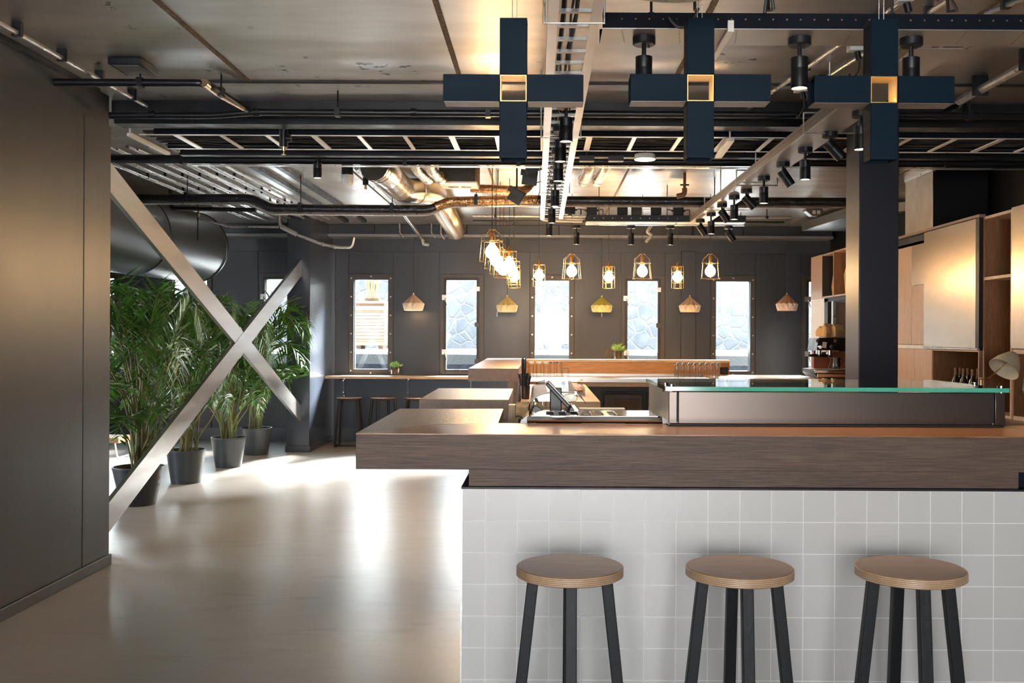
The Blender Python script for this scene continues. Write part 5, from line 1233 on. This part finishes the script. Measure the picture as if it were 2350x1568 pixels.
# second bronze pipe and a floodlight pair beside the ladder
a, c = W(1080, 432, 8.98), W(1205, 438, 8.98)
t = Thing('foil_pipe', 'short bronze foil pipe above the dog-leg pipe, left of the cable ladder', 'pipe', a)
t.part('tube', MB().tube(smooth_path([a, c, c+Vector((.06, .04, .08))], .05), .038, 14), plain('bronze_foil_dark', (.36, .21, .11), .25, 1.0, (.2, .1, .05), (40, 40, 40), bumps=.9))
t.part('hanger', MB().cyl(a.lerp(c, .5), (a.lerp(c, .5).x, 8.98, CZ), .005, n=6), m_black)
for q, (px, py, y, ry) in enumerate(((1216, 408, 8.3, .12), (1186, 450, 8.72, .55), (1222, 378, 7.95, -.3))):
    c = W(px, py, y)
    t = Thing('floodlight', ('black box floodlight beside the ladder, the middle of three', 'black box floodlight beside the ladder, the lowest of three', 'black box floodlight beside the ladder, the highest of three')[q], 'floodlight', c, 'black box floodlights beside the ladder')
    t.part('housing', MB().obox(c, (.125, .10, .12), (.2, ry, 0)), m_black, bevel=.005); t.part('visor', MB().obox(c+Vector((-.01, -.06, .03)), (.13, .03, .05), (.2, ry, 0)), m_blackmat)
    t.part('bracket', MB().cyl(c+Vector((0, 0, .05)), (c.x, c.y, CZ), .008, n=6), m_black)
    t.part('cable', MB().tube(smooth_path([c+Vector((.05, .02, -.04)), c+Vector((.12, .02, -.02)), c+Vector((.17, .02, -.08)), c+Vector((.2, .05, .05))], .05), .0045, 6), m_rubber)
# round ring light and two small boxes
c = W(1480, 366, 7.27)
t = Thing('ring_light', 'round white ring light on the ceiling side of the wide tray', 'ceiling lamp', c)
t.part('housing', MB().lathe([(.0001, c.z+.035), (.075, c.z+.035), (.078, c.z), (.055, c.z-.002), (.05, c.z+.01), (.0001, c.z+.01)], (c.x, 7.27, 0), 32), m_white)
t.part('diffuser', MB().lathe([(.056, c.z-.003), (.074, c.z-.003)], (c.x, 7.27, 0), 32), m_ring); t.part('stem', MB().cyl((c.x, 7.27, c.z+.035), (c.x, 7.27, CZ), .01, n=8), m_black)
for q, px in enumerate((1347, 1414)):
    c = W(px, 364, 7.32)
    single('black_box', MB().box(c.x-.055, c.x+.055, 7.3, 7.37, c.z-.02, c.z+.02).cyl((c.x, 7.34, c.z+.02), (c.x, 7.34, CZ), .006, n=6), m_darkbrown, ('flat brown-black control box under the wide tray, beside the ladder', 'flat brown-black control box under the wide tray, beside the ring light')[q], 'control box', bevel=.006)
# emergency light on the ceiling by the partition
a = WZ(247, 147, CZ-.04); c = WZ(322, 147, CZ-.04)
t = Thing('emergency_light', 'flat black emergency light on the ceiling above the bending pipe', 'ceiling lamp', (a.x, a.y, CZ-.05))
t.part('housing', MB().box(a.x, c.x, a.y, a.y+.24, CZ-.04, CZ-.001), m_black, bevel=.004); t.part('diffuser', MB().box(a.x+.02, c.x-.02, a.y+.02, a.y+.22, CZ-.043, CZ-.04), plain('grey_diffuser', (.16, .16, .15), .4))
# sockets / cable glands up on the right ceiling
for q, (px, py) in enumerate(((2075, 4), (1962, 116), (1837, 210))):
    c = WZ(px, py, CZ-.04)
    t = Thing('ceiling_socket', ('pale socket with black plugs above the dark post lamp, at the top edge', 'pale ceiling socket left of the cross lamp at the dark post', 'pale ceiling socket under the lone front spotlight')[q], 'socket', c, 'ceiling sockets with black plugs')
    t.part('box', MB().box(c.x-.035, c.x+.035, c.y-.03, c.y+.03, CZ-.045, CZ-.001), m_white, bevel=.004)
    t.part('plug', MB().cyl((c.x+.01, c.y, CZ-.045), (c.x+.02, c.y, CZ-.085), .016, n=12), m_black)
    t.part('cable', MB().tube(smooth_path([(c.x+.02, c.y, CZ-.085), (c.x+.03, c.y+.02, CZ-.13), (c.x+.0, c.y+.1, CZ-.19), (c.x+.02, c.y+.15, CZ-.12)], .05), .005, 6), m_rubber)
# black cables looped over the front trunking
for q, (pa, pb, sag, lab) in enumerate((((1535, 40), (1602, 34), .05, 'loose loop of black cable on the front trunking behind the middle cross lamp'), ((1755, 30), (1775, 22), -.07, 'small arch of black cable on the front trunking, right of the bracket'), ((2150, 0), (2196, 30), -.03, 'black cable arching down onto the front trunking behind the dark post lamp'))):
    a, c = W(*pa, 3.58), W(*pb, 3.58); c.z = max(c.z, zt0+.06)
    single('loose_cable', MB().tube(catenary(a, c, sag, 14), .006, 6).tube([c, (c.x, 3.66, zt0+.08), (c.x, 3.7, CZ)], .006, 6), m_rubber, lab, 'cable')
# round pendant just out of the top of the frame
zb_ = W(1565, 7, 2.95).z; c = W(1562, 0, 2.75)
t = Thing('drum_pendant', 'big round wooden pendant shade cut off by the top edge', 'pendant lamp', (c.x, 2.75, zb_))
t.part('shade', MB().lathe([(.0001, zb_+.012), (.17, zb_+.006), (.196, zb_+.010), (.198, zb_+.09), (.0001, zb_+.10)], (c.x, 2.75, 0), 48), wood('bent_wood_shade', (.62, .36, .16), (.5, .26, .1), 'x')); t.part('rim', MB().lathe([(.188, zb_+.004), (.199, zb_), (.202, zb_+.012), (.198, zb_+.016)], (c.x, 2.75, 0), 48), m_galv)
t.part('cord', MB().cyl((c.x, 2.75, zb_+.10), (c.x, 2.75, CZ), .005, n=6), m_rubber)
# duct along the head of the back wall, with its lower lip
zd0, zd1 = W(1000, 541, 13.4).z, W(1000, 506, 13.4).z
t = Thing('wall_trunking', 'long dark trunking along the top of the window wall', 'cable trunking', (-1, 13.4, zd0))
dsx = -6.0; n = 0
while dsx < 3.8:
    t.part('cover', MB().box(dsx, min(dsx+1.24, 3.9), 13.42, YB-.013, zd0+.02, CZ-.002), m_navy_panel, bevel=.003); dsx += 1.2435
t.part('lower_lip', MB().box(-6.0, 3.9, 13.36, YB-.013, zd0-.022, zd0+.016), plain('trunking_lip', (.20, .20, .21), .4, .5), bevel=.004)
t.part('bracket', MB().box(-5, -4.97, 13.39, 13.42, zd0+.016, CZ-.002), m_black); t.part('bracket', MB().box(2, 2.03, 13.39, 13.42, zd0+.016, CZ-.002), m_black)
hz = W(1300, 497, 11.6).z
pipe('pipe', 'slim steel pipe high along the window wall above the trunking', [(W(1085, 497, 11.6).x, 11.6, hz), (W(1815, 497, 11.6).x, 11.6, hz)], .013, m_galv, clamps=[(W(p, 497, 11.6).x, 11.6, hz) for p in (1137, 1500, 1760)])
pipe('pipe', 'thin dark pipe just below the slim steel pipe on the window wall', [(W(1085, 507, 11.95).x, 11.95, W(1300, 508, 11.95).z), (W(1800, 507, 11.95).x, 11.95, W(1300, 508, 11.95).z)], .012, m_pipeblk, clamps=[(W(1700, 508, 11.95).x, 11.95, W(1300, 508, 11.95).z)])
for q, (px, pb) in enumerate(((735, 555), (917, 545), (990, 546), (1012, 549))):
    a = W(px, 497, 13.25); c = W(px, pb-10, 13.25); e = W(px+9, pb, 13.25)
    pipe('drop_pipe', 'short drop pipe with a tilted end on the window wall, %s from the far post' % ORD[q], [(a.x, 13.25, CZ), c, e], (.010, .012, .010, .018)[q], m_galv, .03, group='drop pipes on the window wall')
c = W(1490, 532, 11.7); t = Thing('pipe_bracket', 'steel pipe elbow hanging behind the back trunking', 'pipe', c)
t.part('elbow', MB().tube(smooth_path([W(1497, 515, 11.7), W(1484, 533, 11.7), W(1497, 540, 11.7), W(1482, 556, 11.7)], .03), .020, 10), m_galv); t.part('hanger', MB().cyl(W(1497, 515, 11.7), (W(1497, 515, 11.7).x, 11.7, CZ), .008, n=6), m_galv)
# grey wedge duct in the far right corner
a = [W(1840, 512, 12.6), W(1940, 478, 11.2), W(1940, 530, 11.2), W(1866, 543, 12.6)]
t = Thing('corner_duct', 'grey slanted duct in the far corner above the coffee machine', 'duct', a[0])
t.part('casing', MB().prism([v for v in (a[0], a[1], Vector((a[1].x+.5, 10.6, a[1].z)), Vector((a[1].x+.5, 12.6, a[0].z)))], (0, 0, -.10)), plain('grey_blue_duct', (.13, .145, .16), .35, .4)); t.part('hanger', MB().cyl((a[1].x+.2, 11.6, a[1].z-.02), (a[1].x+.2, 11.6, CZ), .008, n=6), m_galv)
c = W(1868, 484, 10.9)
t = Thing('speaker', 'angular grey speaker under the ceiling near the far corner', 'speaker', c)
t.part('housing', MB().prism([c+Vector((-.09, 0, .03)), c+Vector((.09, 0, .03)), c+Vector((.11, 0, -.01)), c+Vector((.05, 0, -.055)), c+Vector((-.02, 0, -.055)), c+Vector((-.09, 0, .0))], (0, .12, 0)), plain('speaker_grey', (.10, .10, .11), .4), bevel=.006)
for q in range(2): t.part('lamp_window', MB().obox(c+Vector((.0+q*.05, -.004, -.015)), (.035, .006, .04), (0, 0, 0)), m_whitepl)
t.part('bracket', MB().cyl(c+Vector((0, .06, .03)), (c.x, c.y+.06, CZ), .012, n=8), m_black)
c = W(1571, 432, 9.05)
t = Thing('valve', 'brown tap valve under the ceiling behind the channel of spotlights', 'valve', c)
t.part('body', MB().cyl((c.x, 9.05, CZ), c-Vector((0, 0, .02)), .014, n=10).tube(smooth_path([c, c-Vector((0, 0, .06)), c-Vector((.07, 0, .075))], .04), .024, 10), plain('valve_bronze', (.30, .17, .10), .35, .8)); t.part('wheel', MB().cyl(c+Vector((-.04, 0, .03)), c+Vector((.04, 0, .03)), .008, n=8), m_black)
# ------------------------------------------------------------------ cage pendants
def pend(kind, proto, loc, lab, ztopc):
    if proto: return dup(proto, loc, 0, lab)
    t = Thing(kind, lab, 'pendant lamp', (0, 0, 0), 'bell-shaped cage pendants' if kind == 'bell_cage_pendant' else 'box-shaped cage pendants')
    rb = .056
    t.part('bulb', MB().lathe([(.0001, -rb), (rb*.5, -rb*.87), (rb*.87, -rb*.5), (rb, 0), (rb*.87, rb*.5), (rb*.62, rb*.82), (.022, rb*1.15), (.016, rb*1.4), (.0001, rb*1.4)], (0, 0, 0), 24), m_bulb, sharp=80)
    t.part('lamp_holder', MB().lathe([(.017, .075), (.019, .085), (.019, .15), (.010, .165), (.006, .18), (.0001, .18)], (0, 0, 0), 16), plain('brass_holder', (.42, .22, .07), .3, .9))
    wr = .0022; mb = MB(); N = 6
    if kind == 'bell_cage_pendant':
        for zz, rr_ in ((.088, .088), (-.075, .103)): mb.tube([(math.cos(2*PI*j/24)*rr_, math.sin(2*PI*j/24)*rr_, zz) for j in range(24)], wr, 6, closed=True)
        for j in range(N):
            a = 2*PI*j/N+.3; d = Vector((math.cos(a), math.sin(a), 0))
            mb.tube([d*.103+Vector((0, 0, -.075)), d*.088+Vector((0, 0, .088)), d*.088+Vector((0, 0, .128)), d*.026+Vector((0, 0, .182))], wr, 6)
        mb.tube([(math.cos(2*PI*j/12)*.026, math.sin(2*PI*j/12)*.026, .182) for j in range(12)], wr, 6, closed=True)
    else:
        for zz in (.125, .06, -.062, -.125): mb.tube([(math.cos(2*PI*j/20)*.068, math.sin(2*PI*j/20)*.068, zz) for j in range(20)], wr, 6, closed=True)
        for j in range(N):
            a = 2*PI*j/N; d = Vector((math.cos(a), math.sin(a), 0)); mb.tube([d*.068+Vector((0, 0, -.125)), d*.068+Vector((0, 0, .125))], wr, 6)
        for j in range(3):
            a = 2*PI*j/3; d = Vector((math.cos(a), math.sin(a), 0)); mb.tube([d*.018+Vector((0, 0, .125)), d*.068+Vector((0, 0, .125))], wr, 6)
    t.part('cage', mb, m_brass)
    t.part('cord', MB().cyl((0, 0, .175), (0, 0, CZ-2.12), .0032, n=6), m_rubber)
    pl_ = bpy.data.lights.new('bulb_glow', 'POINT'); pl_.energy = BULBW; pl_.color = (1, .57, .24); pl_.shadow_soft_size = .057
    o = bpy.data.objects.new('bulb_glow', pl_); o.parent = t.e; o.location = (0, 0, 0); COL.objects.link(o)
    return t.e
BULBW = 105.0
zb_ = 2.128; xA = -.412; xB_ = -.315; pa = pb_ = None
def rowY(py): return (zb_-EYE)*F/(PY-py)
bells = [(1129, 579.5, 'first'), (1138, 597.5, 'second'), (1147, 611.5, 'third'), (1155, 620.5, 'fourth')]
for px, py, o in bells:
    y = rowY(py); x = W(px, py, y).x; e = pend('bell_cage_pendant', pa, (x, y, zb_), 'bell cage bulb pendant over the side of the bar, %s in line from the camera' % o, 0)
    if pa is None: pa = e; e.location = (x, y, zb_)
for px, py, o in ((1312, 623.5, 'on the left of the three over the rear bar'), (1474, 623.5, 'in the middle of the three over the rear bar'), (1630, 623.5, 'on the right of the three over the rear bar')):
    y = 10.42; c = W(px, py, y); pend('bell_cage_pendant', pa, (c.x, y, c.z), 'bell cage bulb pendant %s' % o, 0)
for px, py, o in ((1168.5, 608, 'first'), (1178, 627, 'second'), (1180, 636, 'third')):
    y = rowY(py); x = W(px, py, y).x; e = pend('box_cage_pendant', pb_, (x, y, zb_), 'box cage bulb pendant over the side of the bar, %s in line from the camera' % o, 0)
    if pb_ is None: pb_ = e; e.location = (x, y, zb_)
for px, py, o in ((1237, 633, 'over the left end of the rear bar, alone'), (1397, 637, 'between two bell pendants, above the yellow-green folded lamp'), (1555, 637, 'between two bell pendants, above the brown-pink folded lamp')):
    y = 11.5; c = W(px, py, y); pend('box_cage_pendant', pb_, (c.x, y, c.z), 'box cage bulb pendant %s' % o, 0)
# ------------------------------------------------------------------ folded paper lamps on the window wall
def folded(px, pyt, pyb, col, lab, lit, lit2, lean=0.0, pull=None):
    y = 13.34; a = W(px, pyt, y); h = a.z-W(px, pyb, y).z; R = 25.5/F*y; N = 12
    t = Thing('folded_lamp', lab, 'pendant lamp', (a.x, y, a.z-h), 'folded paper lamps on the window wall')
    z0_ = a.z-h; zm_ = z0_+h*.42
    vs = [Vector((a.x, y, a.z))]; up_, lo_, bt = [], [], []
    for j in range(N):
        an = 2*PI*j/N+.2; up_.append(Vector((a.x+math.cos(an)*R, y+math.sin(an)*R, zm_)))
        an2 = an+PI/N; lo_.append(Vector((a.x+math.cos(an2)*R*.90, y+math.sin(an2)*R*.90, z0_+h*.10)))
        bt.append(Vector((a.x+math.cos(an)*R*.82, y+math.sin(an)*R*.82, z0_)))
    mb = MB()
    top = [Vector((a.x+math.cos(2*PI*j/N+.2+PI/N)*.012, y+math.sin(2*PI*j/N+.2+PI/N)*.012, a.z)) for j in range(N)]
    val = [Vector((a.x+math.cos(2*PI*j/N+.2+PI/N)*R*.80, y+math.sin(2*PI*j/N+.2+PI/N)*R*.80, zm_+h*.06)) for j in range(N)]
    for j in range(N):
        k_ = (j+1) % N
        mb.add([up_[j], val[j], top[j], top[j-1]], [(0, 1, 2), (0, 2, 3)])
        mb.add([up_[k_], top[j], val[j]], [(0, 1, 2)])
    t.part('shade', mb, plain('folded_paper_%d' % px, col, .7, 0, tuple(c*.9 for c in col), 10), sharp=5)
    mb = MB()
    for j in range(N):
        k_ = (j+1) % N
        mb.add([up_[j], lo_[j], val[j]], [(0, 1, 2)]); mb.add([up_[k_], val[j], lo_[j]], [(0, 1, 2)])
        mb.add([up_[j], bt[j], lo_[j]], [(0, 1, 2)]); mb.add([up_[k_], lo_[j], bt[k_]], [(0, 1, 2)]); mb.add([lo_[j], bt[j], bt[k_]], [(0, 1, 2)])
    t.part('folded_rim', mb, plain('folded_rim_%d' % px, lit2, .7, 0, None, 10), 'paler zigzag rim', sharp=5)
    t.part('cap', MB().cyl((a.x, y, a.z), (a.x, y, a.z+.02), .008, n=10), m_whitepl)
    t.part('cord', MB().cyl((a.x, y, a.z+.02), (a.x, y, zd0-.02), .0028, n=6), m_rubber)
    if pull: c = W(pull[0], pyb, y); t.part('pull_switch', MB().cyl((c.x, y-.02, z0_+.01), (c.x, y-.02, z0_-.06), .004, n=8), m_whitepl)
    if lit:
        t.part('bulb', MB().lathe([(.0001, z0_+.03), (.028, z0_+.05), (.028, z0_+.08), (.0001, z0_+.11)], (a.x, y, 0), 14), m_bulb)
        l = bpy.data.lights.new('paper_lamp_glow', 'POINT'); l.energy = 2.2; l.color = (1, .66, .38); l.shadow_soft_size = .03
        o = bpy.data.objects.new('paper_lamp_glow', l); o.location = (0, 0, .02); o.parent = t.e; COL.objects.link(o)
folded(949, 676, 712.5, (.72, .50, .36), 'lit cream and pink folded paper lamp beside the first riveted window', True, (.86, .74, .60))
folded(1164, 681, 717, (.74, .58, .24), 'yellow-cream folded paper lamp with a pull switch near its left edge', False, (.84, .74, .48), pull=(1141,))
folded(1381, 682, 717, (.52, .46, .08), 'yellow-green folded paper lamp above the ragged succulent', False, (.78, .74, .36), pull=(1381,))
folded(1583, 681, 717, (.50, .34, .24), 'brown-pink folded paper lamp between the two pilaster lines', False, (.74, .62, .50))
folded(1806, 676, 714, (.36, .20, .12), 'dark brown folded paper lamp near the far right corner', False, (.68, .54, .46))
# ------------------------------------------------------------------ palms in grey pots
def palm(px, pyb, top_py, seed, lab, r_=.187, spread=1.0):
    yb_ = W(px, pyb, 1); y = EYE*F/(pyb-PY)+.12; c = WZ(px, pyb-4, 0); c = Vector((c.x, y, 0)); rr = random.Random(seed)
    H = .325; t = Thing('potted_palm', lab, 'potted palm', (c.x, y, 0), 'kentia palms in grey pots behind the X brace')
    t.part('pot', MB().lathe([(.0001, 0), (.138, 0), (r_-.003, H-.02), (r_, H-.018), (r_+.001, H), (r_-.012, H), (r_-.016, H-.05), (.0001, H-.06)], (c.x, y, 0), 48), m_pot)
    t.part('soil', MB().lathe([(.0001, H-.035), (r_*.55, H-.03), (r_-.014, H-.045)], (c.x, y, 0), 24), m_soil)
    zt_ = W(px, top_py, y).z
    st = MB(); lf = MB()
    nst = 30
    for i in range(nst):
        an = 2*PI*(i*.381966)+rr.uniform(-.3, .3); low = i >= nst-9
        d = Vector((math.cos(an), math.sin(an), 0)); base = c+Vector((rr.gauss(0, .04), rr.gauss(0, .04), H-.045))
        fl = rr.uniform(.85, 1.25)*spread*(1 if not low else .62)
        hi = zt_*((.60+.40*rr.random()**.7) if not low else rr.uniform(.40, .60))     # the highest point of the frond
        steep = rr.uniform(.25, .80) if not low else .3
        rise = fl*steep
        lean = rr.uniform(.05, .22)
        sq = 1.0
        crown = base+d*lean*sq+Vector((0, 0, max(.25, hi-rise-H)))
        st.tube(smooth_path([base, base+d*lean*.25+Vector((0, 0, (crown.z-base.z)*.5)), crown], .3, 5), .0085, 6)
        R_ = []; n = 24; hx = fl*(.95-.55*steep)*sq
        for k_ in range(n+1):
            s = k_/n
            R_.append(crown+d*(hx*(s**1.15))+Vector((0, 0, rise*math.sin(min(1.0, s/.62)*PI/2) if s < .62 else rise-(s-.62)**1.6*fl*1.25)))
        st.tube(R_, [.007*(1-k_/n)+.0018 for k_ in range(n+1)], 5)
        side = Vector((-d.y, d.x, 0))
        for k_ in range(3, n+1):
            s = k_/n; p = R_[k_]; tg = (R_[k_]-R_[k_-1]).normalized(); ll = fl*(.40*math.sin(PI*min(1, s*.80+.15))+.07)*rr.uniform(.85, 1.12)
            for sg in (-1, 1):
                ld = (side*sg*.78+tg*.66+Vector((0, 0, rr.uniform(0, .2)))).normalized(); wv = .0155*rr.uniform(.8, 1.2); dr = rr.uniform(.15, .55)
                wd = ld.cross(Vector((0, 0, 1)))
                wd = (wd.normalized()*.8+Vector((0, 0, .5*rr.uniform(-1, 1)))).normalized()
                q0 = p; q1 = p+ld*ll*.30-Vector((0, 0, dr*ll*.04)); q2 = p+ld*ll*.66-Vector((0, 0, dr*ll*.25)); q3 = p+ld*ll-Vector((0, 0, dr*ll*.62))
                lf.add([q0, q1+wd*wv, q1-wd*wv, q2+wd*wv*.8, q2-wd*wv*.8, q3], [(0, 1, 2), (1, 3, 4, 2), (3, 5, 4)])
    lx__ = .42 if px < 560 else .80
    for v in st.v+lf.v:                 # fronds spread along the row, not into their neighbours or the brace
        xo, yo = v.x-c.x, v.y-c.y
        lq = lx__ if px < 560 or .95 < v.z < 2.0 else .44
        if xo > 0: v.x = c.x+lq*math.tanh(xo/lq)
        ly = .64 if (px < 560 or yo < 0) else .18
        v.y = c.y+ly*math.tanh(yo/ly)
    t.part('stem', st, m_stem, kind='stuff'); t.part('foliage', lf, m_leaf, sharp=60)
palm(302, 1168, 640, 31, 'tall palm in a grey pot, cut off by the partition, nearest of the row', .21)
palm(416, 1116, 655, 12, 'palm in a grey pot, second of the row from the partition')
palm(517, 1078, 675, 23, 'palm in a grey pot, third of the row from the partition')
palm(583, 1049, 690, 44, 'palm in a grey pot, farthest of the row, next to the steel post')
SKY, SUN, EXPO = 7.2, 72.0, 1.25
# ------------------------------------------------------------------ daylight and picture settings
w = bpy.data.worlds.new('sky'); SC.world = w; w.use_nodes = True; nt = w.node_tree
bg = nt.nodes['Background']
tc = node(nt, 'ShaderNodeTexCoord'); sp = node(nt, 'ShaderNodeSeparateXYZ'); L(nt, tc.outputs['Generated'], sp.inputs[0])
mr = node(nt, 'ShaderNodeMapRange'); mr.inputs['From Min'].default_value = -.1; mr.inputs['From Max'].default_value = .7; L(nt, sp.outputs['Z'], mr.inputs['Value'])
L(nt, mixc(nt, mr.outputs['Result'], (1.0, .98, .95), (.70, .84, 1.0)), bg.inputs['Color'])
my_ = node(nt, 'ShaderNodeMapRange'); my_.inputs['From Min'].default_value = 0; my_.inputs['From Max'].default_value = 1; my_.inputs['To Min'].default_value = SKY; my_.inputs['To Max'].default_value = SKY*2.0
L(nt, sp.outputs['Y'], my_.inputs['Value']); L(nt, my_.outputs['Result'], bg.inputs['Strength'])   # the sky is brighter on the sun's side
sl = bpy.data.lights.new('sun', 'SUN'); sl.energy = SUN; sl.color = (1, .98, .95); sl.angle = .30
so = bpy.data.objects.new('sun', sl); COL.objects.link(so)
d = Vector((-.45, -1, -.60)).normalized(); so.rotation_euler = d.to_track_quat('-Z', 'Y').to_euler(); so.location = (0, 0, 12)
vs = SC.view_settings; SC.display_settings.display_device = 'sRGB'; vs.view_transform = 'Standard'; vs.look = 'None'; vs.gamma = 1.0; vs.use_curve_mapping = False; vs.exposure = EXPO
cy = SC.cycles; cy.max_bounces = 7; cy.diffuse_bounces = 4; cy.glossy_bounces = 4; cy.transmission_bounces = 4; cy.transparent_max_bounces = 12
cy.caustics_reflective = False; cy.caustics_refractive = False; cy.sample_clamp_indirect = 8.0; cy.use_denoising = True
cy.blur_glossy = .5
